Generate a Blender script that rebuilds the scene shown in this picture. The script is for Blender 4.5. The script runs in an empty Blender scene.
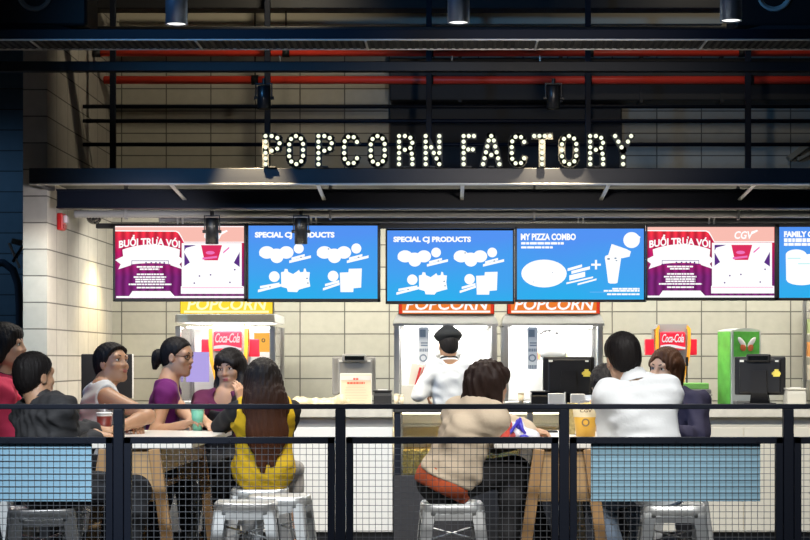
import bpy, bmesh, math, random
import numpy as np
from mathutils import Vector, Matrix

random.seed(7)
C = bpy.context.scene.collection
PI = math.pi
F_PX = 1800.0          # focal length of the long lens, in pixels of an 810 px wide frame
H = 1.35               # eye height
AX, AY = 450.0, 360.0  # where the optical axis meets the frame


def W(px, py, s):
    """Point measured in the photograph, at the depth where one metre spans s pixels."""
    return Vector(((px - AX) / s, F_PX / s, H - (py - AY) / s))


def D(s):
    return F_PX / s


# ------------------------------------------------------------------ materials
MATS = {}


def srgb(r, g, b):
    f = lambda c: ((c / 255.0) / 12.92) if c / 255.0 <= 0.04045 else (((c / 255.0) + 0.055) / 1.055) ** 2.4
    return (f(r), f(g), f(b))


def mat(name, color, rough=0.5, metal=0.0, bump=0.0, bscale=40.0, var=0.0, vscale=6.0, stretch=(1, 1, 1), emit=None, estr=0.0,
        alpha=None, trans=0.0, spec=None, coat=0.0, sss=0.0):
    if name in MATS:
        return MATS[name]
    m = bpy.data.materials.new(name)
    m.use_nodes = True
    nt = m.node_tree
    b = nt.nodes['Principled BSDF']
    b.inputs['Base Color'].default_value = (*color, 1)
    b.inputs['Roughness'].default_value = rough
    b.inputs['Metallic'].default_value = metal
    if spec is not None:
        b.inputs['Specular IOR Level'].default_value = spec
    if coat:
        b.inputs['Coat Weight'].default_value = coat
        b.inputs['Coat Roughness'].default_value = 0.15
    if trans:
        b.inputs['Transmission Weight'].default_value = trans
    if sss:
        b.inputs['Subsurface Weight'].default_value = sss
        b.inputs['Subsurface Radius'].default_value = (0.012, 0.005, 0.003)
    if emit is not None:
        b.inputs['Emission Color'].default_value = (*emit, 1)
        b.inputs['Emission Strength'].default_value = estr
    if bump or var:
        tc = nt.nodes.new('ShaderNodeTexCoord')
        mp = nt.nodes.new('ShaderNodeMapping')
        mp.inputs['Scale'].default_value = stretch
        nt.links.new(tc.outputs['Object'], mp.inputs['Vector'])
        if bump:
            n = nt.nodes.new('ShaderNodeTexNoise')
            n.inputs['Scale'].default_value = bscale
            n.inputs['Detail'].default_value = 4
            nt.links.new(mp.outputs['Vector'], n.inputs['Vector'])
            bp = nt.nodes.new('ShaderNodeBump')
            bp.inputs['Strength'].default_value = bump
            bp.inputs['Distance'].default_value = 0.01
            nt.links.new(n.outputs['Fac'], bp.inputs['Height'])
            nt.links.new(bp.outputs['Normal'], b.inputs['Normal'])
        if var:
            n2 = nt.nodes.new('ShaderNodeTexNoise')
            n2.inputs['Scale'].default_value = vscale
            n2.inputs['Detail'].default_value = 5
            nt.links.new(mp.outputs['Vector'], n2.inputs['Vector'])
            mx = nt.nodes.new('ShaderNodeMix')
            mx.data_type = 'RGBA'
            mx.inputs['A'].default_value = (*[max(0, c * (1 - var)) for c in color], 1)
            mx.inputs['B'].default_value = (*[min(1, c * (1 + var)) for c in color], 1)
            nt.links.new(n2.outputs['Fac'], mx.inputs['Factor'])
            nt.links.new(mx.outputs['Result'], b.inputs['Base Color'])
    MATS[name] = m
    return m


def glow(name, color, strength):
    if name in MATS:
        return MATS[name]
    m = bpy.data.materials.new(name)
    m.use_nodes = True
    nt = m.node_tree
    nt.nodes.clear()
    e = nt.nodes.new('ShaderNodeEmission')
    e.inputs['Color'].default_value = (*color, 1)
    e.inputs['Strength'].default_value = strength
    o = nt.nodes.new('ShaderNodeOutputMaterial')
    nt.links.new(e.outputs[0], o.inputs['Surface'])
    MATS[name] = m
    return m


def wood(name, c1, c2, axis='Z', rough=0.45):
    if name in MATS:
        return MATS[name]
    m = mat(name, c1, rough)
    nt = m.node_tree
    b = nt.nodes['Principled BSDF']
    tc = nt.nodes.new('ShaderNodeTexCoord')
    mp = nt.nodes.new('ShaderNodeMapping')
    sc = {'X': (1.5, 18, 18), 'Y': (18, 1.5, 18), 'Z': (18, 18, 1.5)}[axis]
    mp.inputs['Scale'].default_value = sc
    n = nt.nodes.new('ShaderNodeTexNoise')
    n.inputs['Scale'].default_value = 2.2
    n.inputs['Detail'].default_value = 6
    n.inputs['Distortion'].default_value = 0.6
    mx = nt.nodes.new('ShaderNodeMix')
    mx.data_type = 'RGBA'
    mx.inputs['A'].default_value = (*c1, 1)
    mx.inputs['B'].default_value = (*c2, 1)
    nt.links.new(tc.outputs['Object'], mp.inputs['Vector'])
    nt.links.new(mp.outputs['Vector'], n.inputs['Vector'])
    nt.links.new(n.outputs['Fac'], mx.inputs['Factor'])
    nt.links.new(mx.outputs['Result'], b.inputs['Base Color'])
    return m


def block_wall(name, axis, color, mortar, du, dz, rough=0.75):
    """Stack-bonded 40 x 20 cm blocks, laid out in world metres."""
    m = mat(name, color, rough)
    nt = m.node_tree
    b = nt.nodes['Principled BSDF']
    geo = nt.nodes.new('ShaderNodeNewGeometry')
    sx = nt.nodes.new('ShaderNodeSeparateXYZ')
    cx = nt.nodes.new('ShaderNodeCombineXYZ')
    nt.links.new(geo.outputs['Position'], sx.inputs[0])
    au = nt.nodes.new('ShaderNodeMath'); au.operation = 'ADD'; au.inputs[1].default_value = du
    az = nt.nodes.new('ShaderNodeMath'); az.operation = 'ADD'; az.inputs[1].default_value = dz
    nt.links.new(sx.outputs[axis], au.inputs[0])
    nt.links.new(sx.outputs['Z'], az.inputs[0])
    nt.links.new(au.outputs[0], cx.inputs['X'])
    nt.links.new(az.outputs[0], cx.inputs['Y'])
    br = nt.nodes.new('ShaderNodeTexBrick')
    br.offset = 0.0
    br.squash = 1.0
    br.inputs['Scale'].default_value = 1.0
    br.inputs['Brick Width'].default_value = 0.4
    br.inputs['Row Height'].default_value = 0.2
    br.inputs['Mortar Size'].default_value = 0.006
    br.inputs['Mortar Smooth'].default_value = 0.3
    br.inputs['Bias'].default_value = 0.0
    br.inputs['Color1'].default_value = (*[c * 1.06 for c in color], 1)
    br.inputs['Color2'].default_value = (*[c * 0.92 for c in color], 1)
    br.inputs['Mortar'].default_value = (*mortar, 1)
    nt.links.new(cx.outputs[0], br.inputs['Vector'])
    n = nt.nodes.new('ShaderNodeTexNoise')
    n.inputs['Scale'].default_value = 14
    n.inputs['Detail'].default_value = 8
    nt.links.new(geo.outputs['Position'], n.inputs['Vector'])
    ramp = nt.nodes.new('ShaderNodeMapRange')
    ramp.inputs['To Min'].default_value = 0.86
    ramp.inputs['To Max'].default_value = 1.1
    nt.links.new(n.outputs['Fac'], ramp.inputs['Value'])
    mul = nt.nodes.new('ShaderNodeVectorMath'); mul.operation = 'SCALE'
    nt.links.new(br.outputs['Color'], mul.inputs[0])
    nt.links.new(ramp.outputs[0], mul.inputs['Scale'])
    nt.links.new(mul.outputs[0], b.inputs['Base Color'])
    bp = nt.nodes.new('ShaderNodeBump')
    bp.inputs['Strength'].default_value = 0.5
    bp.inputs['Distance'].default_value = 0.006
    bp.invert = True
    nt.links.new(br.outputs['Fac'], bp.inputs['Height'])
    nt.links.new(bp.outputs['Normal'], b.inputs['Normal'])
    return m


# ------------------------------------------------------------------ objects
ORG = {}


def org(o):
    return ORG[o.name] if o is not None else Vector((0, 0, 0))


def tag(o, label=None, cat=None, group=None, kind=None):
    if label:
        n = len(label.split())
        if not 4 <= n <= 15:
            print('LABEL', n, label)
        o['label'] = label
    if cat:
        o['category'] = cat
    if group:
        o['group'] = group
    if kind:
        o['kind'] = kind
    return o


def thing(name, label, cat, loc=(0, 0, 0), group=None, rotz=0.0):
    o = bpy.data.objects.new(name, None)
    o.empty_display_size = 0.1
    C.objects.link(o)
    o.location = loc
    o.rotation_euler = (0, 0, rotz)
    ORG[o.name] = Vector(loc)
    tag(o, label, cat, group)
    return o


class B:
    """Collects shapes and links them as ONE mesh object. Coordinates are world metres unless local=True at build."""

    def __init__(self):
        self.v = []
        self.f = []
        self.m = []
        self.cur = 0
        self.sm = []
        self.smooth = False

    def add(self, verts, faces, smooth=None):
        o = len(self.v)
        self.v += [tuple(p) for p in verts]
        self.f += [tuple(i + o for i in f) for f in faces]
        self.m += [self.cur] * len(faces)
        self.sm += [self.smooth if smooth is None else smooth] * len(faces)
        return self

    def frombm(self, bm, smooth=False, M=None):
        bm.verts.index_update()
        vs = [(M @ v.co) if M else v.co for v in bm.verts]
        self.add(vs, [[v.index for v in f.verts] for f in bm.faces], smooth)
        bm.free()
        return self

    def box(self, x0, x1, y0, y1, z0, z1, bev=0.0, M=None, seg=2):
        bm = bmesh.new()
        bmesh.ops.create_cube(bm, size=1)
        for v in bm.verts:
            v.co = Vector(((x0 + x1) / 2 + v.co.x * (x1 - x0), (y0 + y1) / 2 + v.co.y * (y1 - y0), (z0 + z1) / 2 + v.co.z * (z1 - z0)))
        if bev > 0:
            bmesh.ops.bevel(bm, geom=bm.edges[:], offset=min(bev, 0.45 * min(abs(x1 - x0), abs(y1 - y0), abs(z1 - z0))), segments=seg,
                            profile=0.5, affect='EDGES')
        return self.frombm(bm, False, M)

    def bar(self, p0, p1, w, h, up=(0, 0, 1), bev=0.0):
        """Box-section bar from p0 to p1: w across, h along up."""
        p0, p1 = Vector(p0), Vector(p1)
        d = (p1 - p0)
        L = d.length
        d.normalize()
        up = Vector(up)
        r = d.cross(up)
        if r.length < 1e-5:
            r = d.cross(Vector((1, 0, 0)))
        r.normalize()
        u = r.cross(d)
        M = Matrix(((r.x, d.x, u.x, p0.x), (r.y, d.y, u.y, p0.y), (r.z, d.z, u.z, p0.z), (0, 0, 0, 1)))
        return self.box(-w / 2, w / 2, 0, L, -h / 2, h / 2, bev, M)

    def tube(self, pts, r, n=10, cap=True, closed=False):
        pts = [Vector(p) for p in pts]
        k = len(pts)
        rr = r if isinstance(r, (list, tuple)) else [r] * k
        verts, faces = [], []
        nrm = None
        for i, p in enumerate(pts):
            if closed:
                d = pts[(i + 1) % k] - pts[i - 1]
            else:
                d = pts[min(i + 1, k - 1)] - pts[max(i - 1, 0)]
            d.normalize()
            if nrm is None:
                nrm = d.cross(Vector((0, 0, 1)))
                if nrm.length < 1e-3:
                    nrm = d.cross(Vector((1, 0, 0)))
                nrm.normalize()
            else:
                nrm = (nrm - d * nrm.dot(d))
                nrm.normalize()
            b2 = d.cross(nrm)
            for j in range(n):
                a = 2 * PI * j / n
                verts.append(p + (nrm * math.cos(a) + b2 * math.sin(a)) * rr[i])
        for i in range(k if closed else k - 1):
            i2 = (i + 1) % k
            for j in range(n):
                faces.append((i * n + j, i * n + (j + 1) % n, i2 * n + (j + 1) % n, i2 * n + j))
        if cap and not closed:
            faces.append(tuple(range(n))[::-1])
            faces.append(tuple((k - 1) * n + j for j in range(n)))
        return self.add(verts, faces, True)

    def cyl(self, p0, p1, r0, r1=None, n=24, cap=True):
        """Straight (possibly tapered) cylinder with flat caps."""
        p0, p1 = Vector(p0), Vector(p1)
        r1 = r0 if r1 is None else r1
        d = (p1 - p0).normalized()
        a = d.cross(Vector((0, 0, 1)))
        if a.length < 1e-3:
            a = Vector((1, 0, 0))
        a.normalize()
        b = d.cross(a)
        v, f = [], []
        for p, r in ((p0, r0), (p1, r1)):
            for j in range(n):
                t = 2 * PI * j / n
                v.append(p + (a * math.cos(t) + b * math.sin(t)) * r)
        for j in range(n):
            f.append((j, (j + 1) % n, n + (j + 1) % n, n + j))
        self.add(v, f, True)
        if cap:
            self.add(v[:n], [tuple(range(n))[::-1]], False)
            self.add(v[n:], [tuple(range(n))], False)
        return self

    def lathe(self, prof, c=(0, 0, 0), n=28, M=None):
        """prof: (radius, z) pairs."""
        c = Vector(c)
        v, f = [], []
        for r, z in prof:
            for j in range(n):
                t = 2 * PI * j / n
                p = Vector((r * math.cos(t), r * math.sin(t), z))
                if M:
                    p = M @ p
                v.append(c + p)
        for i in range(len(prof) - 1):
            for j in range(n):
                f.append((i * n + j, i * n + (j + 1) % n, (i + 1) * n + (j + 1) % n, (i + 1) * n + j))
        return self.add(v, f, True)

    def ell(self, c, r, n=20, m=14, M=None):
        c = Vector(c)
        v, f = [], []
        for i in range(m + 1):
            t = PI * i / m
            for j in range(n):
                a = 2 * PI * j / n
                p = Vector((r[0] * math.sin(t) * math.cos(a), r[1] * math.sin(t) * math.sin(a), r[2] * math.cos(t)))
                if M:
                    p = M @ p
                v.append(c + p)
        for i in range(m):
            for j in range(n):
                f.append((i * n + j, (i + 1) * n + j, (i + 1) * n + (j + 1) % n, i * n + (j + 1) % n))
        return self.add(v, f, True)

    def prism(self, poly, y0, y1):
        """poly of (x, z) extruded from y0 to y1 (world Y)."""
        n = len(poly)
        v = [(x, y0, z) for x, z in poly] + [(x, y1, z) for x, z in poly]
        f = [tuple(range(n)), tuple(range(n, 2 * n))[::-1]]
        f += [(i, i + n, (i + 1) % n + n, (i + 1) % n) for i in range(n)]
        return self.add(v, f)

    def loft(self, rings, cap=True):
        n = len(rings[0])
        v, f = [], []
        for r in rings:
            v += [tuple(p) for p in r]
        for i in range(len(rings) - 1):
            for j in range(n):
                f.append((i * n + j, i * n + (j + 1) % n, (i + 1) * n + (j + 1) % n, (i + 1) * n + j))
        if cap:
            f.append(tuple(range(n))[::-1])
            f.append(tuple((len(rings) - 1) * n + j for j in range(n)))
        return self.add(v, f)

    def build(self, name, mats, parent=None, local=False, label=None, fix=True):
        me = bpy.data.meshes.new(name)
        o0 = org(parent)
        base = Vector((0, 0, 0))
        if not local:
            base = o0
        me.from_pydata([(p[0] - base.x, p[1] - base.y, p[2] - base.z) for p in self.v], [], self.f)
        if not isinstance(mats, (list, tuple)):
            mats = [mats]
        for m in mats:
            me.materials.append(m)
        me.polygons.foreach_set('material_index', self.m)
        me.polygons.foreach_set('use_smooth', self.sm)
        me.update()
        if fix:
            bm = bmesh.new()
            bm.from_mesh(me)
            bmesh.ops.recalc_face_normals(bm, faces=bm.faces)
            bm.to_mesh(me)
            bm.free()
        o = bpy.data.objects.new(name, me)
        C.objects.link(o)
        if parent is not None:
            o.parent = parent
        ORG[o.name] = base.copy()
        if label:
            o['label'] = label
        return o


def solo(b, name, mats, label, cat, group=None):
    """A thing that is one mesh; its origin is put at its base centre."""
    xs = [p[0] for p in b.v]; ys = [p[1] for p in b.v]; zs = [p[2] for p in b.v]
    c = Vector(((min(xs) + max(xs)) / 2, (min(ys) + max(ys)) / 2, min(zs)))
    b.v = [(p[0] - c.x, p[1] - c.y, p[2] - c.z) for p in b.v]
    o = b.build(name, mats)
    o.location = c
    ORG[o.name] = c
    tag(o, label, cat, group)
    return o


def dup(root, loc, rotz, label=None, group=None):
    r = root.copy()
    C.objects.link(r)
    r.location = loc
    r.rotation_euler = (0, 0, rotz)
    ORG[r.name] = Vector(loc)
    if label:
        tag(r, label)
    if group:
        r['group'] = group
    for ch in list(root.children):
        c = ch.copy()
        C.objects.link(c)
        c.parent = r
        for g in ch.children:
            d = g.copy()
            C.objects.link(d)
            d.parent = c
    return r


def text_poly(txt, shear=0.0, bold=0.0, spacing=1.0):
    cu = bpy.data.curves.new('lettering', 'FONT')
    cu.body = txt
    cu.size = 1
    cu.offset = bold
    cu.shear = shear
    cu.space_character = spacing
    cu.resolution_u = 3
    ob = bpy.data.objects.new('lettering', cu)
    C.objects.link(ob)
    dg = bpy.context.evaluated_depsgraph_get()
    me = bpy.data.meshes.new_from_object(ob.evaluated_get(dg))
    bpy.data.objects.remove(ob)
    vs = [v.co.copy() for v in me.vertices]
    fs = [tuple(p.vertices) for p in me.polygons]
    bpy.data.meshes.remove(me)
    bpy.data.curves.remove(cu)
    return vs, fs


def text_into(b, txt, x0, x1, z0, z1, y, shear=0.0, bold=0.0, spacing=1.0, xf=None, rot=0.0):
    """Letters fitted in the rectangle, facing the camera side (-Y), at depth y."""
    vs, fs = text_poly(txt, shear, bold, spacing)
    if not vs:
        return
    ax0 = min(v.x for v in vs); ax1 = max(v.x for v in vs)
    ay0 = min(v.y for v in vs); ay1 = max(v.y for v in vs)
    out = []
    cx, cz = (x0 + x1) / 2, (z0 + z1) / 2
    for v in vs:
        x = x0 + (v.x - ax0) / (ax1 - ax0) * (x1 - x0)
        z = z0 + (v.y - ay0) / (ay1 - ay0) * (z1 - z0)
        if rot:
            dx, dz = x - cx, z - cz
            x = cx + dx * math.cos(rot) - dz * math.sin(rot)
            z = cz + dx * math.sin(rot) + dz * math.cos(rot)
        p = Vector((x, y, z))
        out.append(xf(p) if xf else p)
    b.add(out, fs)


def spot(name, loc, target, power, angle, color=(1, 1, 1), blend=0.5, radius=0.05):
    l = bpy.data.lights.new(name, 'SPOT')
    l.energy = power
    l.spot_size = math.radians(angle)
    l.spot_blend = blend
    l.color = color
    l.shadow_soft_size = radius
    o = bpy.data.objects.new(name, l)
    C.objects.link(o)
    o.location = loc
    d = Vector(target) - Vector(loc)
    o.rotation_euler = d.to_track_quat('-Z', 'Y').to_euler()
    return o


def area(name, loc, target, power, sx, sy, color=(1, 1, 1), spread=180):
    l = bpy.data.lights.new(name, 'AREA')
    l.shape = 'RECTANGLE'
    l.size = sx
    l.size_y = sy
    l.energy = power
    l.color = color
    l.spread = math.radians(spread)
    o = bpy.data.objects.new(name, l)
    C.objects.link(o)
    o.location = loc
    d = Vector(target) - Vector(loc)
    o.rotation_euler = d.to_track_quat('-Z', 'Y').to_euler()
    return o
# ------------------------------------------------------------------ palette
NAVY = mat('navy_paint', (0.0035, 0.0065, 0.016), 0.5, 0.0, bump=0.04, bscale=60, spec=0.25)
BLACK = mat('black_paint', (0.006, 0.0065, 0.009), 0.5, bump=0.03, bscale=50)
BLACKPL = mat('black_plastic', (0.010, 0.010, 0.012), 0.42, bump=0.03, bscale=120, spec=0.3)
GREYPL = mat('grey_plastic', (0.16, 0.16, 0.155), 0.45, bump=0.03, bscale=120)
STEEL = mat('brushed_steel', (0.55, 0.55, 0.54), 0.32, 1.0, bump=0.05, bscale=30, stretch=(2, 2, 30))
GALV = mat('galvanised_steel', (0.66, 0.68, 0.69), 0.36, 0.6, bump=0.05, bscale=18, var=0.12, vscale=9)
WIRE = mat('galvanised_wire', (0.13, 0.14, 0.16), 0.5, 0.5)
WHITEM = mat('white_laminate', (0.80, 0.79, 0.75), 0.35, bump=0.02, bscale=60)
CREAM = mat('cream_laminate', (0.66, 0.62, 0.52), 0.45, var=0.06, vscale=5)
RED = mat('red_pipe_paint', (0.80, 0.055, 0.030), 0.42, bump=0.05, bscale=25, var=0.25, vscale=4)
TABLETOP = mat('white_table_laminate', (0.78, 0.75, 0.70), 0.3, bump=0.01)
WOODL = wood('tan_plywood', (0.42, 0.25, 0.11), (0.30, 0.17, 0.07), 'Z')
WOODX = wood('tan_plywood_apron', (0.50, 0.33, 0.16), (0.36, 0.22, 0.10), 'X')
WOODY = wood('tan_plywood_side', (0.46, 0.29, 0.14), (0.33, 0.2, 0.09), 'Y')
GLOW_W = glow('screen_white', (1.0, 1.0, 1.0), 1.05)


def rectpx(b, x0, y0, x1, y1, s, dy=0.0, t=0.001):
    p = W(x0, y1, s); q = W(x1, y0, s)
    y = p.y - dy
    b.box(p.x, q.x, y - t, y, p.z, q.z)


# ------------------------------------------------------------------ the hall
TILE_X = block_wall('cream_block_wall', 'X', (0.455, 0.44, 0.375), (0.12, 0.115, 0.10), 1.345, -1.783)
TILE_Y = block_wall('cream_block_side_wall', 'Y', (0.50, 0.47, 0.42), (0.15, 0.14, 0.125), 0.13, -1.783)
TILE_D = block_wall('dim_blue_block_wall', 'X', (0.10, 0.16, 0.22), (0.03, 0.04, 0.05), 0.1, -1.783)  # same block wall, the corridor's blue dimness put into its colour
YW = D(111.5)
b = B(); b.box(-9, 9, -1.5, 18.5, -0.12, 0)
FLOOR_M = mat('dark_screed_floor', (0.055, 0.055, 0.058), 0.35, bump=0.05, bscale=30, var=0.2)
tag(b.build('floor', FLOOR_M), kind='structure')
b = B(); b.box(-9, 9, -1.5, 18.5, 5.4, 5.5)
tag(b.build('ceiling', mat('black_ceiling', (0.012, 0.012, 0.013), 0.9, bump=0.1)), kind='structure')
b = B(); b.box(-3.03, 9, YW, YW + 0.2, 0, 5.4)
tag(b.build('wall_back', TILE_X), kind='structure')
b = B(); b.box(-3.21, -3.03, D(133), YW + 0.2, 0, 5.4)
tag(b.build('wall_left', TILE_Y), kind='structure')
b = B(); b.box(-9, -3.21, D(103), D(103) + 0.2, 0, 5.4)
tag(b.build('wall_corridor', TILE_D), kind='structure')

# curved dark duct beside the pier, in the corridor
b = B()
pts = [W(-14, 262, 112), W(4, 263, 112), W(13, 270, 112), W(18, 284, 112), W(19.5, 305, 112), W(19.5, 350, 112), W(19.5, 510, 112), Vector((W(19.5, 510, 112).x, D(112), 0.0))]
b.tube([Vector((p.x, p.y, p.z)) for p in pts], 0.035, 12)
t = solo(b, 'bent_conduit', mat('dark_blue_conduit', (0.02, 0.04, 0.07), 0.4), 'dark bent conduit running down the corridor beside the pale pier', 'pipe')
# folded bracket poking out behind the pier
t = thing('wall_bracket', 'small folded metal bracket sticking out behind the pale pier', 'bracket', W(15, 262, 116))
b = B(); b.bar(W(9, 243, 116), W(20, 268, 116), 0.03, 0.02, bev=0.004); b.build('arm', STEEL, t)
b = B(); b.bar(W(13, 262, 116), W(23, 246, 116), 0.05, 0.02, bev=0.004); b.build('stay', BLACKPL, t)
b = B(); b.bar(W(12, 241, 115), W(22, 243, 115), 0.05, 0.05, bev=0.006); b.build('plate', GREYPL, t)


# ------------------------------------------------------------------ overhead steelwork
def beam(name, x0, x1, y, z, w, h, m, label, cat='beam', group=None):
    b = B(); b.box(x0, x1, y - w / 2, y + w / 2, z - h / 2, z + h / 2, 0.006)
    return solo(b, name, m, label, cat, group)


# cable tray across the top of the picture: side rails, mesh bottom, cross bars
sT = 150.0
z_t = H + 320 / sT
y_a, y_b = D(sT), F_PX * (z_t - H) / 311.0
t = thing('cable_tray', 'wide dark cable tray with a perforated bottom, crossing above the red pipes', 'cable tray', (0, y_a, z_t))
LIPM = mat('grey_edge_strip', (0.6, 0.6, 0.6), 0.45, 0.4)
b = B(); b.box(-4, 4, y_a - 0.02, y_a, z_t + 0.004, z_t + 0.07, 0.004); b.build('front_rail', NAVY, t)
b = B(); b.box(-4, 4, y_b, y_b + 0.02, z_t + 0.004, z_t + 0.07, 0.004); b.build('rear_rail', NAVY, t)
b = B(); b.box(-4, 4, y_a - 0.022, y_a + 0.004, z_t - 0.005, z_t + 0.004, 0.002); b.build('front_edge', LIPM, t)
b = B(); b.box(-4, 4, y_b - 0.004, y_b + 0.022, z_t - 0.005, z_t + 0.004, 0.002); b.build('rear_edge', LIPM, t)
b = B()
for k in range(8):
    y = y_a + 0.03 + (y_b - y_a - 0.06) * k / 7
    b.box(-4, 4, y - 0.011, y + 0.011, z_t + 0.001, z_t + 0.003)
for k in range(160):
    x = -4 + 0.05 * k
    b.box(x - 0.012, x + 0.012, y_a, y_b, z_t - 0.001, z_t + 0.001)
b.build('mesh_bottom', mat('dark_perforated_steel', (0.035, 0.035, 0.038), 0.5, 0.4), t)
for px in (-134, 30.5, 195.5, 365.5, 537.5, 706.5, 875):
    x = (px - AX) / sT
    b = B(); b.box(x - 0.007, x + 0.007, y_a, y_b, z_t - 0.010, z_t - 0.001, 0.002)
    b.build('cross_bar', LIPM, t)

beam('steel_beam', -4.3, 4.6, D(141), H + 293 / 141.0, 0.08, 0.07, BLACK, 'black steel beam running just below the cable tray and between the red pipes')
for (y0, s, d, x0, lab) in ((53.2, 118, 0.054, -3.02, 'thin upper red sprinkler pipe just under the cable tray'),
                            (80, 114.5, 0.07, -3.02, 'thicker lower red sprinkler pipe under the black beam')):
    z = H + (360 - y0) / s
    t = thing('sprinkler_pipe', lab, 'pipe', (0, D(s), z), 'red sprinkler pipes')
    b = B(); b.tube([(x0, D(s), z), (4.2, D(s), z)], d / 2, 14); b.build('pipe_run', RED, t)
    for px in ((97, 286, 430, 590, 742) if d < 0.06 else (255, 430, 588, 750)):
        x = (px - AX) / s
        b = B(); b.tube([(x - 0.03, D(s), z), (x + 0.03, D(s), z)], d / 2 + 0.008, 14)
        b.tube([(x, D(s), z + d / 2), (x, D(s), 5.4)], 0.006, 8)
        b.build('pipe_clamp', BLACK, t)
    if d < 0.06:
        for px in (280, 452, 540):
            x = (px - AX) / s
            b = B(); b.cyl((x, D(s), z - d / 2 + 0.005), (x, D(s), z - d / 2 - 0.04), 0.012, 0.008, 10)
            b.lathe([(0, -0.045), (0.02, -0.047), (0.02, -0.043), (0, -0.04)], (x, D(s), z - d / 2), 12)
            b.build('sprinkler_head', STEEL, t)

# hung frame of tubes above the canopy
sF = 121.5
t = thing('pipe_frame', 'dark navy frame of tubes and hangers above the lit letters', 'frame', (0, D(sF), 2.76))
for y0 in (106.5, 121, 144.5):
    z = H + (360 - y0) / sF
    b = B(); b.tube([(-3.02, D(sF), z), (3.4, D(sF), z)], 0.0165, 12); b.build('rail', NAVY, t)
for px in (113, 267.5, 429, 588, 748):
    x = (px - AX) / sF
    b = B(); b.box(x - 0.024, x + 0.024, D(sF) - 0.022, D(sF) + 0.022, 2.725, 5.4, 0.004); b.build('hanger', NAVY, t)

# black air ducts in front of the upper wall
DUCT = mat('black_duct', (0.009, 0.0095, 0.011), 0.55, bump=0.06, bscale=8)
b = B(); b.box(W(390, 0, 113).x, 4.2, D(113) - 0.11, D(113) + 0.16, H + 258 / 113.0, H + 300 / 113.0, 0.01)
for px in (460, 560, 640, 720):
    x = W(px, 0, 113).x; b.box(x - 0.015, x + 0.015, D(113) - 0.12, D(113) + 0.165, H + 256 / 113.0, H + 302 / 113.0)
solo(b, 'air_duct', DUCT, 'long black air duct under the lower red pipe, in front of the wall', 'air duct')
b = B(); b.box(W(390, 0, 112).x, W(621, 0, 112).x, D(112) - 0.05, D(112) + 0.04, H + 239 / 112.0, H + 254.5 / 112.0, 0.008)
solo(b, 'duct_panel', DUCT, 'low black panel hanging under the air duct above the letters', 'panel')
b = B(); b.box(W(390, 0, 111.8).x, W(622, 0, 111.8).x, YW - 0.04, YW, H + 190 / 112.0, H + 239 / 112.0, 0.004)
solo(b, 'dim_wall_sheet', mat('dim_wall_dark', (0.035, 0.036, 0.04), 0.8, bump=0.15, bscale=60), 'dark sheet added where the wall is dim right behind the letters', 'board')  # flat sheet whose dark colour stands for a dim stretch of wall
# pale trunking high on the wall
b = B(); b.box(-2.9, W(722, 0, 114).x, D(114) - 0.05, D(114) + 0.05, H + 335 / 114.0, H + 346 / 114.0, 0.006)
solo(b, 'cable_trunking', mat('drab_trunking', (0.45, 0.42, 0.33), 0.6), 'pale cable trunking high up on the wall above the tray', 'trunking')
b = B()
b.box(-4.5, 4.6, D(118) - 0.1, D(118) + 0.1, H + 349 / 118.0, H + 362 / 118.0, 0.01)
solo(b, 'roof_girder', BLACK, 'black girder along the top edge of the picture', 'beam')
b = B()
b.box(-3.4, 4.6, D(128), D(128) + 0.16, H + 322 / 128.0, H + 334 / 128.0, 0.01)
solo(b, 'service_channel', BLACK, 'flat black service channel lying above the cable tray', 'channel')
# slanted pale cover at the upper right
b = B(); b.bar(W(788, 159, 111.8), W(818, 137, 111.8), 0.12, 0.05, (0, 0, 1), 0.006)
b.bar(W(797, 160, 111.8), W(818, 149, 111.8), 0.10, 0.03, (0, 0, 1), 0.004)
solo(b, 'slanted_cover', mat('drab_cover', (0.30, 0.27, 0.2), 0.6), 'slanted pale cover strip on the wall at the far right end of letters', 'cover')

# loudspeakers at the top corners
CONE = mat('speaker_cone', (0.40, 0.40, 0.38), 0.7, bump=0.08, bscale=120)


def loudspeaker(px0, px1, cx, s, label):
    y = D(s)
    t = thing('hanging_loudspeaker', label, 'loudspeaker', (W(cx, 0, s).x, y, H + 328 / s), 'loudspeakers under the ceiling')
    x0, x1 = W(px0, 0, s).x, W(px1, 0, s).x
    z0 = H + (360 - 26) / s
    b = B(); b.box(x0, x1, y, y + 0.4, z0, z0 + 0.6, 0.02); b.build('cabinet', BLACK, t)
    c = W(cx, -6, s); M = Matrix.Rotation(PI / 2, 3, 'X')
    b = B(); b.lathe([(0.118, 0.0), (0.122, 0.012), (0.108, 0.018), (0.10, 0.006), (0.05, -0.02), (0.035, -0.02), (0.03, -0.005), (0, 0.0)], (c.x, y - 0.001, c.z), 32, M)
    b.build('cone', CONE, t)
    b = B()
    b.loft([[(x0 + 0.08 + 0.1, y - 0.02, z0), (x1 - 0.18, y - 0.02, z0), (x1 - 0.18, y + 0.3, z0), (x0 + 0.18, y + 0.3, z0)],
            [(x0 + 0.02, y - 0.05, z0 - 0.045), (x1 - 0.02, y - 0.05, z0 - 0.045), (x1 - 0.02, y + 0.3, z0 - 0.045), (x0 + 0.02, y + 0.3, z0 - 0.045)]])
    b.build('bracket', mat('bracket_grey', (0.03, 0.035, 0.04), 0.5), t)


loudspeaker(-20, 87, 35, 146, 'black hanging loudspeaker in the upper left corner above the tray')
loudspeaker(735, 850, 774, 146, 'black hanging loudspeaker in the upper right corner above the tray')

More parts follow.
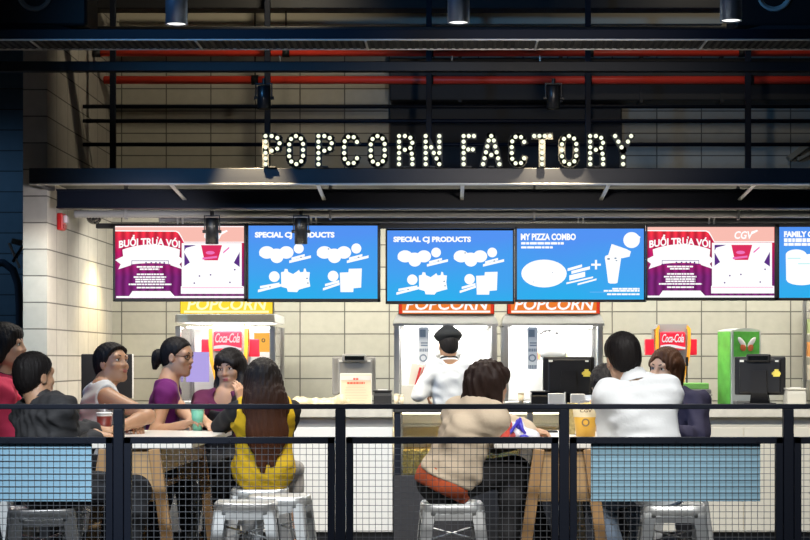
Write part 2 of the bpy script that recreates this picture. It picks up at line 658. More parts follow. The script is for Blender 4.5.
# ------------------------------------------------------------------ canopy
sC = 140.0
zb, zt = H + 176 / sC, H + 192 / sC
xl = W(29, 0, sC).x
yC = D(sC)
zr = 2.49
t = thing('canopy', 'long dark metal canopy with a pale lower lip over the counter', 'canopy', (0, yC, zb))
CAN = mat('charcoal_fascia', (0.022, 0.024, 0.032), 0.42, 0.1, bump=0.03, bscale=20)
b = B(); b.box(xl, 4.4, yC, yC + 0.05, zb + 0.006, zt, 0.004); b.build('fascia', CAN, t)
b = B(); b.box(xl, 4.4, yC - 0.012, yC + 0.06, zb - 0.004, zb + 0.006, 0.002); b.build('lip', mat('pale_lip', (0.62, 0.62, 0.60), 0.4, 0.3), t)
b = B(); b.box(xl, 4.4, yC + 0.05, YW - 0.05, zt - 0.03, zt - 0.004); b.build('roof_panel', BLACK, t)
b = B(); b.box(xl, xl + 0.05, yC + 0.05, D(133.6), zb + 0.01, zt - 0.03); b.build('end_plate', CAN, t)
y2 = D(133.0)
b = B()
b.box(W(57, 0, 133).x, 4.4, y2, y2 + 0.012, zr, zr + 0.13)
b.box(W(57, 0, 133).x, 4.4, y2 - 0.03, y2 + 0.10, zr, zr + 0.012)
b.box(W(57, 0, 133).x, 4.4, y2 - 0.03, y2 + 0.10, zr + 0.13, zr + 0.142)
b.build('rear_beam', NAVY, t)
for px in (170.5, 317.5, 462.5, 609, 755):
    x = (px - AX) / sC
    b = B(); b.bar((x, yC + 0.03, zb - 0.002), (x, D(132.3), zr + 0.062), 0.028, 0.012, bev=0.003)
    b.build('strut', mat('pale_strut', (0.68, 0.66, 0.6), 0.45, 0.3), t)
# ribbed ducts and rail under the canopy from which the screens hang
RIB = mat('ribbed_grey_duct', (0.36, 0.36, 0.36), 0.5, 0.2)


def ribbed(x0, x1, y, z, r, label, waves=0.0):
    b = B(); pts, rr = [], []
    n = int((x1 - x0) / 0.012)
    for k in range(n + 1):
        x = x0 + (x1 - x0) * k / n
        pts.append((x, y, z + waves * math.sin(x * 2.1)))
        rr.append(r * (1.0 if k % 2 else 0.86))
    b.tube(pts, rr, 14)
    for k in range(5):
        x = x0 + 0.4 + (x1 - x0 - 0.8) * k / 4
        b.box(x - 0.008, x + 0.008, y - r - 0.008, y + r + 0.008, z - r - 0.012, z - r - 0.008); b.box(x - 0.008, x + 0.008, y - r - 0.008, y - r - 0.004, z - r - 0.012, zt - 0.03)
        b.box(x - 0.008, x + 0.008, y + r + 0.004, y + r + 0.008, z - r - 0.012, zt - 0.03)
    solo(b, 'ribbed_duct', RIB, label, 'duct', 'ribbed ducts under the canopy')


ribbed(-2.9, 4.2, D(129.5), H + 146 / 129.5, 0.032, 'front ribbed grey duct running under the canopy')
ribbed(-2.3, 4.2, D(126.5), H + 140 / 126.5, 0.028, 'rear ribbed duct just above the top of the screens', 0.008)
b = B(); b.box(-2.78, 4.2, D(127.2) - 0.03, D(127.2) + 0.03, H + 131.5 / 127.2, H + 136.5 / 127.2, 0.004)
solo(b, 'screen_rail', BLACK, 'black rail under the canopy carrying the menu screens', 'rail')

# ------------------------------------------------------------------ track spotlights, dome camera, alarm
SPOTB = mat('spotlight_black', (0.010, 0.011, 0.014), 0.35, bump=0.02)
LENS = glow('spotlight_lens', (1.0, 0.98, 0.95), 1.6)


def can_spot(px, y0, y1, s, wpx, label, lit=False, group='black can spotlights'):
    top, bot = W(px, y0, s), W(px, y1, s)
    r = wpx / s / 2
    t = thing('can_spotlight', label, 'spotlight', bot, group)
    b = B(); b.lathe([(0, 0.02), (r * 0.84, 0.02), (r * 0.86, 0.0), (r, 0.0), (r, top.z - bot.z), (r * 0.9, top.z - bot.z + 0.008), (0, top.z - bot.z + 0.008)], bot, 28)
    b.build('housing', SPOTB, t)
    b = B()
    for sx in (-1, 1):
        b.bar((bot.x + sx * (r + 0.008), bot.y, (top.z + bot.z) / 2), (bot.x + sx * (r + 0.008), bot.y, top.z + 0.02), 0.008, 0.014, (0, 1, 0), 0.002)
        b.cyl((bot.x + sx * r, bot.y, (top.z + bot.z) / 2), (bot.x + sx * (r + 0.022), bot.y, (top.z + bot.z) / 2), 0.012, n=12)
    b.box(bot.x - r - 0.012, bot.x + r + 0.012, bot.y - 0.008, bot.y + 0.008, top.z + 0.018, top.z + 0.028)
    b.cyl((bot.x, bot.y, top.z + 0.02), (bot.x, bot.y, top.z + 0.06), 0.014, n=12)
    b.build('yoke', SPOTB, t)
    b = B(); b.lathe([(0, 0.003), (r * 0.82, 0.003), (r * 0.82, 0.012), (0, 0.012)], bot, 24)
    b.build('lens', LENS if lit else STEEL, t)
    return bot


for px, lab in ((212, 'black can spotlight in front of the red screen over the glowing yellow sign'),
                (301, 'black can spotlight in front of the blue products screen beside it')):
    can_spot(px, 219, 244, 131, 13, lab)
for px, lab in ((264, 'black can spotlight above the first letter P of the sign'), (553.5, 'black can spotlight above the letter O of FACTORY')):
    can_spot(px, 87, 109, 140.5, 13.5, lab)


def hall_lamp(px, y1, s, label):
    bot = W(px, y1, s); r = 11 / s
    t = thing('ceiling_lamp', label, 'ceiling lamp', bot, 'cylinder lamps hanging over the tables')
    b = B(); b.lathe([(r * 0.86, 0.035), (r * 0.9, 0.0), (r, 0.0), (r, 0.34), (r * 0.95, 0.35), (0, 0.35)], bot, 32)
    b.build('housing', mat('lamp_navy', (0.16, 0.20, 0.26), 0.38, 0.85), t)
    b = B(); b.lathe([(0, 0.006), (r * 0.88, 0.006), (r * 0.88, 0.016), (0, 0.016)], bot, 28); b.build('lens', LENS, t)
    b = B(); b.cyl((bot.x, bot.y, bot.z + 0.35), (bot.x, bot.y, 5.4), 0.01, n=10); b.build('rod', BLACK, t)
    return bot


HL = [hall_lamp(176.5, 24.5, 176, 'cylinder ceiling lamp above the glowing yellow sign and left table'),
      hall_lamp(458.5, 23, 176, 'cylinder ceiling lamp hanging above the word FACTORY near its F'),
      hall_lamp(731, 21, 176, 'cylinder ceiling lamp next to the loudspeaker cone on the right')]

c = W(94, 216, 128)
t = thing('dome_camera', 'small dark dome camera under the canopy beside the first screen', 'camera', c)
b = B(); b.lathe([(0, 0.03), (0.075, 0.03), (0.08, 0.0), (0.07, -0.015), (0.0, -0.015)], c, 28); b.build('housing', BLACKPL, t)
b = B(); b.ell((c.x, c.y, c.z - 0.012), (0.06, 0.06, 0.055), 24, 14); b.build('dome', mat('smoked_dome', (0.01, 0.01, 0.012), 0.05, coat=1.0), t)

x_w = -3.03
ya = F_PX * (3.03) / (450 - 58.5)
za = H + (360 - 222) / (F_PX / ya)
t = thing('fire_alarm', 'red fire alarm box with a clear strobe on the side wall', 'fire alarm', (x_w + 0.03, ya, za - 0.065))
b = B(); b.box(x_w, x_w + 0.045, ya - 0.06, ya + 0.06, za - 0.065, za + 0.065, 0.008); b.build('housing', mat('alarm_red', (0.55, 0.01, 0.012), 0.35), t)
b = B(); b.box(x_w + 0.045, x_w + 0.075, ya - 0.045, ya + 0.03, za - 0.01, za + 0.05, 0.01); b.build('strobe', mat('strobe_lens', (0.75, 0.65, 0.72), 0.15), t)
b = B(); b.box(x_w + 0.045, x_w + 0.056, ya - 0.045, ya + 0.045, za - 0.055, za - 0.02, 0.004); b.build('sounder', mat('alarm_dark_red', (0.3, 0.008, 0.01), 0.4), t)

# ------------------------------------------------------------------ bulb letters
LET_M = mat('letter_can', (0.020, 0.021, 0.020), 0.5, bump=0.02)
FACE_M = mat('letter_face', (0.035, 0.04, 0.03), 0.5)
BULB = glow('letter_bulb', (0.95, 1.0, 0.74), 1.25)
# strokes on a 1 x 1 cell (x right, z up) and the width of each cell in px
ARC = lambda cx, cz, rx, rz, a0, a1, n: [(cx + rx * math.cos(math.radians(a0 + (a1 - a0) * k / n)), cz + rz * math.sin(math.radians(a0 + (a1 - a0) * k / n))) for k in range(n + 1)]
OO = ARC(0.5, 0.70, 0.42, 0.26, 0, 180, 6) + ARC(0.5, 0.30, 0.42, 0.26, 180, 360, 6)
SHAPES = {
    'P': [[(0.12, 0.04), (0.12, 0.96)], [(0.12, 0.96), (0.55, 0.96), (0.84, 0.88), (0.9, 0.72), (0.82, 0.56), (0.55, 0.48), (0.12, 0.48)]],
    'O': [OO + [OO[0]]],
    'C': [ARC(0.5, 0.70, 0.42, 0.26, 15, 180, 6) + ARC(0.5, 0.30, 0.42, 0.26, 180, 345, 6)],
    'R': [[(0.12, 0.04), (0.12, 0.96)], [(0.12, 0.96), (0.55, 0.96), (0.84, 0.88), (0.88, 0.72), (0.8, 0.58), (0.55, 0.51), (0.12, 0.51)], [(0.62, 0.5), (0.88, 0.36), (0.88, 0.04)]],
    'N': [[(0.1, 0.04), (0.1, 0.96)], [(0.1, 0.96), (0.9, 0.04)], [(0.9, 0.04), (0.9, 0.96)]],
    'F': [[(0.12, 0.04), (0.12, 0.96)], [(0.12, 0.96), (0.88, 0.96)], [(0.12, 0.52), (0.8, 0.52)]],
    'A': [[(0.06, 0.04), (0.42, 0.96), (0.58, 0.96), (0.94, 0.04)], [(0.22, 0.34), (0.78, 0.34)]],
    'T': [[(0.04, 0.96), (0.96, 0.96)], [(0.5, 0.96), (0.5, 0.04)]],
    'Y': [[(0.08, 0.96), (0.5, 0.5), (0.92, 0.96)], [(0.5, 0.5), (0.5, 0.04)]],
}
LETTERS = [('P', 261, 284), ('O', 285.5, 307), ('P', 314, 336), ('C', 340.5, 361), ('O', 367, 388.5), ('R', 394.5, 417), ('N', 421.5, 443.5),
           ('F', 459.5, 478), ('A', 479.5, 503), ('C', 508, 528), ('T', 531, 553), ('O', 558, 580), ('R', 585.5, 607.5), ('Y', 611, 635)]
LETLAB = ['first letter P at the start of POPCORN', 'first letter O after the opening P of POPCORN', 'second letter P in the middle of POP',
          'letter C of POPCORN after the second P', 'second letter O of POPCORN before the R', 'letter R of POPCORN before the final N', 'letter N ending the word POPCORN',
          'letter F starting the word FACTORY', 'letter A of FACTORY after the F', 'letter C of FACTORY before the T', 'letter T in the middle of FACTORY',
          'letter O of FACTORY after the T', 'letter R of FACTORY before the Y', 'letter Y ending the word FACTORY']


def resample(pts, step):
    out = [pts[0]]
    L = sum(math.dist(pts[i], pts[i + 1]) for i in range(len(pts) - 1))
    n = max(1, round(L / step))
    seg, acc = 0, 0.0
    for k in range(1, n + 1):
        target = L * k / n
        while seg < len(pts) - 2 and acc + math.dist(pts[seg], pts[seg + 1]) < target - 1e-9:
            acc += math.dist(pts[seg], pts[seg + 1]); seg += 1
        l = math.dist(pts[seg], pts[seg + 1])
        u = (target - acc) / l
        out.append((pts[seg][0] + (pts[seg + 1][0] - pts[seg][0]) * u, pts[seg][1] + (pts[seg + 1][1] - pts[seg][1]) * u))
    return out


sL = 140.6
LETTER_BULBS = []
for (ch, p0, p1), lab in zip(LETTERS, LETLAB):
    X0, X1 = W(p0 + 2.5, 0, sL).x, W(p1 - 2.5, 0, sL).x
    Z0, Z1 = zt + 0.012, zt + 0.012 + 30.5 / sL
    yl = D(sL) - 0.005
    t = thing('marquee_letter', 'bulb-lit ' + lab, 'sign letter', ((X0 + X1) / 2, yl, zt), 'marquee letters standing on the canopy')
    body, dots = B(), []
    rr = 0.023
    for st in SHAPES[ch]:
        pts = [(X0 + x * (X1 - X0), Z0 + z * (Z1 - Z0)) for x, z in st]
        for i in range(len(pts) - 1):
            a, c2 = Vector((pts[i][0], yl + 0.02, pts[i][1])), Vector((pts[i + 1][0], yl + 0.02, pts[i + 1][1]))
            dd = (c2 - a).normalized() * rr * 0.9
            body.bar(a - dd, c2 + dd, 0.042, 2 * rr, (dd.cross(Vector((0, 1, 0)))))
        for q in resample(pts, 0.0425):
            if all(math.dist(q, d) > 0.031 for d in dots):
                dots.append(q)
    body.build('letter_body', LET_M, t)
    ft = B(); ft.box((X0 + X1) / 2 - 0.02, (X0 + X1) / 2 + 0.02, yl + 0.01, yC + 0.03, zt - 0.001, zt + 0.010); ft.build('foot', LET_M, t)
    proto = None
    for q in dots:
        if proto is None:
            bb = B(); bb.ell((0, 0, 0), (0.0145, 0.012, 0.0145), 14, 10)
            proto = bb.build('bulb', BULB, t, local=True); o = proto
        else:
            o = proto.copy(); C.objects.link(o); o.parent = t
        o.location = Vector((q[0], yl - 0.006, q[1])) - Vector(t.location)

# ------------------------------------------------------------------ menu screens
BLUE1, BLUE2 = srgb(52, 120, 225), srgb(40, 165, 232)


def display_mat(name, kind):
    m = bpy.data.materials.new(name)
    m.use_nodes = True
    nt = m.node_tree
    nt.nodes.clear()
    tc = nt.nodes.new('ShaderNodeTexCoord')
    mp = nt.nodes.new('ShaderNodeSeparateXYZ')
    nt.links.new(tc.outputs['Generated'], mp.inputs[0])
    r = nt.nodes.new('ShaderNodeValToRGB')
    e = nt.nodes.new('ShaderNodeEmission')
    o = nt.nodes.new('ShaderNodeOutputMaterial')
    el = r.color_ramp.elements
    if kind == 'blue':
        n = nt.nodes.new('ShaderNodeTexNoise'); n.inputs['Scale'].default_value = 1.1; n.inputs['Detail'].default_value = 1
        nt.links.new(tc.outputs['Generated'], n.inputs['Vector'])
        a = nt.nodes.new('ShaderNodeMath'); a.operation = 'MULTIPLY_ADD'; a.inputs[1].default_value = 0.6
        nt.links.new(n.outputs['Fac'], a.inputs[0]); 
        h = nt.nodes.new('ShaderNodeMath'); h.operation = 'MULTIPLY'; h.inputs[1].default_value = 0.5
        nt.links.new(mp.outputs['Z'], h.inputs[0]); nt.links.new(h.outputs[0], a.inputs[2])
        nt.links.new(a.outputs[0], r.inputs['Fac'])
        el[0].position = 0.25; el[0].color = (*srgb(46, 176, 238), 1)
        el[1].position = 0.75; el[1].color = (*srgb(84, 148, 244), 1)
    else:
        w = nt.nodes.new('ShaderNodeTexWave'); w.inputs['Scale'].default_value = 5.0; w.inputs['Distortion'].default_value = 1.2; w.inputs['Detail'].default_value = 1
        w.bands_direction = 'X'
        nt.links.new(tc.outputs['Generated'], w.inputs['Vector'])
        nt.links.new(mp.outputs['Z'], r.inputs['Fac'])
        el[0].position = 0.3; el[0].color = (*srgb(120, 38, 112), 1)
        el[1].position = 0.92; el[1].color = (*srgb(232, 52, 66), 1)
        k = r.color_ramp.elements.new(0.62); k.color = (*srgb(180, 28, 96), 1)
        mr = nt.nodes.new('ShaderNodeMapRange'); mr.inputs['To Min'].default_value = 0.7; mr.inputs['To Max'].default_value = 1.25
        nt.links.new(w.outputs['Fac'], mr.inputs['Value'])
        nt.links.new(mr.outputs[0], e.inputs['Strength'])
    nt.links.new(r.outputs['Color'], e.inputs['Color'])
    nt.links.new(e.outputs[0], o.inputs['Surface'])
    return m


DISP_BLUE = display_mat('display_blue', 'blue')
DISP_RED = display_mat('display_red', 'red')
G_PEACH = glow('graphic_peach', srgb(250, 190, 178), 1.0)
G_PINK = glow('graphic_pink', srgb(240, 120, 190), 1.0)
G_PURP = glow('graphic_purple', srgb(92, 50, 132), 1.0)
G_MAG = glow('graphic_magenta', srgb(222, 48, 96), 1.0)
G_DARK = glow('graphic_dark', srgb(70, 60, 120), 1.0)


class Gfx:
    """Flat pictures on a screen, measured in the crop frame of that screen."""

    def __init__(self, disp, crop, s):
        self.x0, self.y0, self.x1, self.y1 = disp      # display in px
        self.c = crop                                   # the same display in crop units
        self.s = s

    def pt(self, X, Y):
        c = self.c
        px = self.x0 + (X - c[0]) / (c[2] - c[0]) * (self.x1 - self.x0)
        py = self.y0 + (Y - c[1]) / (c[3] - c[1]) * (self.y1 - self.y0)
        p = W(px, py, self.s)
        return p.x, p.z

    def poly(self, b, pts, y):
        q = [self.pt(*p) for p in pts]
        b.add([(x, y, z) for x, z in q], [tuple(range(len(q)))])

    def rect(self, b, X0, Y0, X1, Y1, y):
        self.poly(b, [(X0, Y0), (X1, Y0), (X1, Y1), (X0, Y1)], y)

    def ell(self, b, X, Y, rx, ry, y):
        self.poly(b, [(X + rx * math.cos(2 * PI * k / 28), Y + ry * math.sin(2 * PI * k / 28)) for k in range(28)], y)

    def text(self, b, txt, X0, Y0, X1, Y1, y, **k):
        a = self.pt(X0, Y1); c = self.pt(X1, Y0)
        text_into(b, txt, a[0], c[0], a[1], c[1], y, **k)

    def slant(self, b, X0, Y0, X1, Y1, h, y):
        self.poly(b, [(X0, Y0 - h / 2), (X1, Y1 - h / 2), (X1, Y1 + h / 2), (X0, Y0 + h / 2)], y)


def screen(outer, disp, s, kind, crop, label):
    p, q = W(outer[0], outer[3], s), W(outer[2], outer[1], s)
    y = p.y
    t = thing('menu_screen', label, 'screen', ((p.x + q.x) / 2, y, p.z), 'menu screens under the canopy')
    a, c = W(disp[0], disp[3], s), W(disp[2], disp[1], s)
    b = B(); b.box(p.x, q.x, y + 0.004, y + 0.06, p.z, q.z, 0.006)
    b.box(p.x, q.x, y - 0.006, y + 0.008, p.z, a.z, 0.002); b.box(p.x, q.x, y - 0.006, y + 0.008, c.z, q.z, 0.002)
    b.box(p.x, a.x, y - 0.006, y + 0.008, p.z, q.z, 0.002); b.box(c.x, q.x, y - 0.006, y + 0.008, p.z, q.z, 0.002)
    b.build('bezel', BLACKPL, t)
    b = B(); b.box(a.x, c.x, y, y + 0.003, a.z, c.z)
    b.build('display', DISP_BLUE if kind != 'red' else DISP_RED, t)
    # mounting arm up to the rail
    b = B()
    for dx in (-0.02, 0.02):
        b.bar(((p.x + q.x) / 2 + dx, y + 0.06, q.z - 0.05), ((p.x + q.x) / 2 + dx, y - 0.02, q.z + 0.10), 0.012, 0.012)
    b.build('mount', LIPM, t)
    g = Gfx(disp, crop, s)
    yy = y - 0.0015
    w = B()
    if kind == 'red':
        pc = B()
        g.poly(pc, [(30, 36), (775, 36), (775, 128), (430, 128), (412, 96), (398, 72), (380, 64), (30, 62)], yy)
        pc.build('banner_graphic', G_PEACH, t)
        g.poly(w, [(430, 126), (775, 126), (775, 132), (428, 132), (410, 99), (394, 76), (380, 68), (30, 66), (30, 60), (382, 62), (400, 70), (414, 94)], yy - 0.001)
        g.rect(w, 30, 36, 775, 42, yy - 0.001)
        g.text(w, 'CGV', 545, 66, 655, 112, yy - 0.001, bold=0.03, shear=0.2)
        g.poly(w, [(640, 70), (676, 58), (682, 66), (648, 84)], yy - 0.001)

        def arch(p):
            u = (p.x - tx0) / (tx1 - tx0)
            return Vector((p.x, p.y, p.z - 0.022 * (2 * u - 1) ** 2))
        tx0, tx1 = g.pt(52, 0)[0], g.pt(405, 0)[0]
        a1, c1 = g.pt(52, 148), g.pt(405, 82)
        text_into(w, 'BUỔI TRƯA VỚI', a1[0], c1[0], a1[1], c1[1], yy - 0.002, bold=0.035, xf=arch)
        g.poly(w, [(72, 172)] + [(72 + 333 * k / 10, 172 - 30 * (1 - (k / 5 - 1) ** 2)) for k in range(1, 10)] + [(405, 172), (398, 246), (390, 262)] +
               [(390 - 300 * k / 10, 262 - 12 * (1 - (k / 5 - 1) ** 2)) for k in range(1, 10)] + [(86, 262), (80, 246)], yy - 0.001)
        g.poly(w, [(30, 232), (86, 205), (122, 240), (122, 262), (48, 286), (62, 256)], yy - 0.001)
        g.poly(w, [(390, 205), (428, 232), (402, 256), (420, 286), (350, 262), (350, 240)], yy - 0.001)
        for (x0, x1, Y) in ((155, 305, 272), (172, 285, 285), (155, 310, 315), (137, 325, 331), (147, 318, 345), (147, 318, 358), (108, 356, 373), (155, 310, 392)):
            xx = x0
            rnd = random.Random(Y)
            while xx < x1:
                l = rnd.uniform(10, 34)
                g.rect(w, xx, Y - 4.5, min(xx + l, x1), Y + 4.5, yy - 0.001)
                xx += l + 2.5
        g.rect(w, 36, 441, 775, 452, yy - 0.001)
        g.poly(w, [(110, 441), (130, 412), (348, 412), (374, 441)], yy - 0.001)
        # picture of the combo
        g.poly(w, [(415, 134), (762, 134), (762, 382), (775, 386), (775, 428), (410, 428), (410, 386), (415, 382)], yy - 0.0005)
        w.build('white_graphic', GLOW_W, t)
        m1 = B(); g.poly(m1, [(527, 146), (648, 146), (624, 234), (546, 234)], yy - 0.001); m1.build('picture_graphic', G_MAG, t)
        m2 = B()
        g.poly(m2, [(430, 190), (462, 246), (430, 268)], yy - 0.001); g.poly(m2, [(750, 186), (716, 248), (750, 272)], yy - 0.001)
        g.poly(m2, [(430, 146), (500, 146), (440, 162), (430, 180)], yy - 0.001)
        g.rect(m2, 125, 235, 340, 238, yy - 0.003); g.rect(m2, 125, 259, 340, 262, yy - 0.003)
        g.rect(m2, 125, 235, 128, 262, yy - 0.003); g.rect(m2, 337, 235, 340, 262, yy - 0.003)
        for xx in (205, 235, 262, 285, 310):
            g.rect(m2, xx, 244, xx + 8, 254, yy - 0.003)
        for (xx, zz) in ((518, 325), (582, 318), (488, 366), (694, 362), (722, 288)):
            g.rect(m2, xx - 4, zz - 4, xx + 4, zz + 4, yy - 0.003)
        m2.build('print_pattern', G_PURP, t)
        m3 = B()
        g.ell(m3, 580, 190, 26, 10, yy - 0.002); g.slant(m3, 535, 224, 620, 214, 12, yy - 0.002)
        g.slant(m3, 655, 190, 690, 160, 10, yy - 0.002); g.rect(m3, 415, 391, 770, 394, yy - 0.002)
        m3.build('pink_graphic', G_PINK, t)
    elif kind == 'products':
        g.text(w, 'SPECIAL CJ PRODUCTS', 62, 68, 525, 110, yy, bold=0.055)
        for ox in (0, 335):
            for (X, Y, rx, ry) in ((132, 186, 45, 36), (245, 186, 42, 36), (190, 212, 38, 35), (317, 163, 29, 29), (104, 196, 16, 14), (188, 186, 40, 22)):
                g.ell(w, X + ox, Y, rx, ry, yy - 0.0001 * (X % 7))
            g.slant(w, 275 + ox, 222, 352 + ox, 202, 14, yy); g.slant(w, 262 + ox, 240, 388 + ox, 210, 15, yy - 0.0004)
        g.ell(w, 175, 325, 31, 31, yy)
        g.slant(w, 92, 386, 205, 366, 14, yy); g.slant(w, 80, 408, 215, 374, 15, yy - 0.0004)
        g.poly(w, [(214, 300), (232, 296), (236, 280), (252, 282), (256, 298), (284, 310), (306, 296), (318, 286), (326, 300), (344, 298), (348, 278), (358, 280), (362, 298),
                   (382, 300), (378, 340), (384, 382), (352, 390), (318, 400), (308, 414), (254, 412), (248, 392), (216, 384)], yy)
        g.ell(w, 517, 322, 31, 31, yy)
        g.slant(w, 470, 374, 552, 352, 14, yy); g.slant(w, 458, 398, 555, 366, 14, yy - 0.0004)
        g.poly(w, [(556, 302), (606, 300), (608, 280), (684, 278), (680, 388), (636, 392), (634, 414), (560, 414)], yy)
        w.build('white_graphic', GLOW_W, t)
        m2 = B()
        for (X, Y) in ((330, 214), (664, 214), (150, 384), (365, 335), (370, 362), (490, 166)):
            g.rect(m2, X - 4, Y - 3, X + 5, Y + 3, yy - 0.002)
        m2.build('dot_pattern', glow('graphic_slate', srgb(110, 140, 170), 1.0), t)
    elif kind == 'pizza':
        g.text(w, 'MY PIZZA COMBO', 50, 76, 370, 116, yy, bold=0.045)
        for (x0, x1, Y, h) in ((52, 300, 134, 7), (52, 236, 158, 6)):
            xx = x0; rnd = random.Random(Y)
            while xx < x1:
                l = rnd.uniform(12, 40); g.rect(w, xx, Y - h, min(xx + l, x1), Y + h, yy); xx += l + 4
        g.ell(w, 185, 312, 132, 82, yy)
        g.slant(w, 322, 290, 406, 266, 16, yy); g.slant(w, 344, 306, 452, 278, 18, yy - 0.0004)
        g.slant(w, 332, 338, 424, 316, 30, yy - 0.0002); g.slant(w, 315, 370, 470, 334, 10, yy); g.slant(w, 380, 376, 490, 346, 10, yy)
        g.rect(w, 459, 254, 515, 266, yy); g.rect(w, 481, 232, 493, 288, yy - 0.0004)
        g.ell(w, 694, 115, 48, 47, yy); g.poly(w, [(705, 72), (745, 96), (738, 120), (700, 116)], yy - 0.0005)
        g.poly(w, [(538, 218), (634, 216), (628, 256), (612, 366), (600, 371), (570, 371), (558, 366), (544, 256)], yy)
        g.ell(w, 586, 214, 47, 14, yy - 0.0004)
        g.poly(w, [(578, 138), (664, 168), (690, 182), (682, 212), (640, 222), (556, 210)], yy - 0.0006)
        for (x0, x1, Y) in ((582, 740, 402), (532, 740, 414), (552, 740, 434)):
            xx = x0; rnd = random.Random(Y)
            while xx < x1:
                l = rnd.uniform(14, 40); g.rect(w, xx, Y - 5, min(xx + l, x1), Y + 5, yy); xx += l + 3
        w.build('white_graphic', GLOW_W, t)
        m2 = B()
        for (X, Y, r) in ((560, 226, 9), (600, 222, 7), (606, 236, 5), (125, 362, 3), (235, 306, 3)):
            g.ell(m2, X, Y, r, r * 0.6, yy - 0.002)
        m2.build('dot_pattern', glow('graphic_slate', srgb(110, 140, 170), 1.0), t)
        m3 = B(); g.rect(m3, 450, 420, 540, 423, yy - 0.001); m3.build('line_graphic', glow('graphic_sky', srgb(120, 190, 250), 1.0), t)
    else:   # family
        g.text(w, 'FAMILY COMBO', 500, 128, 1060, 198, yy, bold=0.055)
        for (x0, x1, Y, h) in ((500, 1000, 232, 22), (500, 940, 280, 16)):
            xx = x0; rnd = random.Random(Y)
            while xx < x1:
                l = rnd.uniform(25, 80); g.rect(w, xx, Y - h, min(xx + l, x1), Y + h, yy); xx += l + 8
        for (X, Y, rx, ry) in ((640, 400, 120, 62), (820, 440, 140, 50), (1000, 420, 110, 60)):
            g.ell(w, X, Y, rx, ry, yy - 0.0001 * (X % 9))
        g.poly(w, [(520, 405), (1110, 430), (1100, 700), (1020, 760), (560, 700), (525, 690)], yy - 0.0012)
        g.ell(w, 700, 690, 170, 60, yy - 0.002)
        w.build('white_graphic', GLOW_W, t)
        m2 = B(); g.rect(m2, 540, 436, 690, 444, yy - 0.003); g.rect(m2, 660, 500, 900, 508, yy - 0.003); m2.build('line_graphic', glow('graphic_aqua', srgb(150, 235, 235), 1.0), t)
    return t


CR = (30, 35, 775, 455)
CB = (25, 32, 775, 452)
screen((113, 224, 246.5, 301.5), (115.2, 226, 244, 298.5), 128, 'red', CR, 'red curtain menu screen hanging beside the side wall above the yellow sign')
screen((246.8, 224, 380.3, 302), (248.5, 225.7, 377.5, 298.7), 128, 'products', CB, 'blue special products menu screen partly covered by a can spotlight')
screen((385.5, 228.5, 514.5, 304), (387.2, 230.5, 512.8, 301), 126, 'products', CB, 'blue special products menu screen hanging straight above the staff in the cap')
screen((515, 226.5, 646.5, 302), (517, 228.7, 643.8, 299.5), 127.5, 'pizza', (28, 48, 765, 465), 'blue pizza combo menu screen with a white pizza and a cup')
screen((645.8, 224, 778, 300.5), (647.5, 227, 774.5, 297.5), 128.4, 'red', (42, 42, 777, 452), 'red curtain menu screen hanging above the red drink dispenser on the open counter')
screen((778, 224, 910, 300.5), (779.2, 227, 907, 297.8), 128.2, 'family', (445, 80, 1913, 895), 'blue family menu screen cut off at the edge of the picture')
# ------------------------------------------------------------------ serving counter
sK = 138.0
yK = D(sK)
STONE = mat('pale_stone_top', (0.62, 0.58, 0.49), 0.35, var=0.22, vscale=14)
GLASS = mat('clear_glass', (0.95, 0.97, 0.97), 0.02, trans=1.0, spec=0.5)
DARKB = mat('dark_counter_base', (0.028, 0.028, 0.032), 0.5, bump=0.03)
xm0, xm1 = W(393.5, 0, sK).x, W(600, 0, sK).x


def counter(x0, x1, m, label):
    t = thing('counter_unit', label, 'counter', ((x0 + x1) / 2, yK, 0), 'counter units')
    b = B()
    b.box(x0, x1, yK + 0.02, yK + 0.72, 0.10, 0.86)
    n = max(1, round((x1 - x0) / 0.9))
    for k in range(n):
        a = x0 + (x1 - x0) * k / n; c = x0 + (x1 - x0) * (k + 1) / n
        b.box(a + 0.003, c - 0.003, yK, yK + 0.02, 0.105, 0.86, 0.003)
    b.build('front_panel', m, t)
    b = B(); b.box(x0, x1, yK + 0.05, yK + 0.70, 0.86, 0.935); b.build('recess_band', STEEL if m is WHITEM else GREYPL if False else mat('dull_band', (0.42, 0.40, 0.35), 0.5), t)
    b = B(); b.box(x0, x1, yK + 0.07, yK + 0.68, 0, 0.10); b.build('kick_board', DARKB, t)


counter(-3.0, xm0 - 0.005, WHITEM, 'white fronted counter unit standing under the gray register and menu card')
counter(xm1 + 0.005, 4.2, CREAM, 'cream fronted counter unit standing under the register with the green dispenser behind')
b = B(); b.box(-3.0, xm0 - 0.005, yK - 0.02, yK + 0.76, 0.935, 1.0, 0.006)
solo(b, 'worktop', STONE, 'pale stone worktop carrying the gray register and the menu card', 'worktop', 'stone worktops')
b = B(); b.box(xm1 + 0.005, 4.2, yK - 0.02, yK + 0.76, 0.935, 1.0, 0.006)
solo(b, 'worktop', STONE, 'pale stone worktop carrying the register beside the small white printer', 'worktop', 'stone worktops')

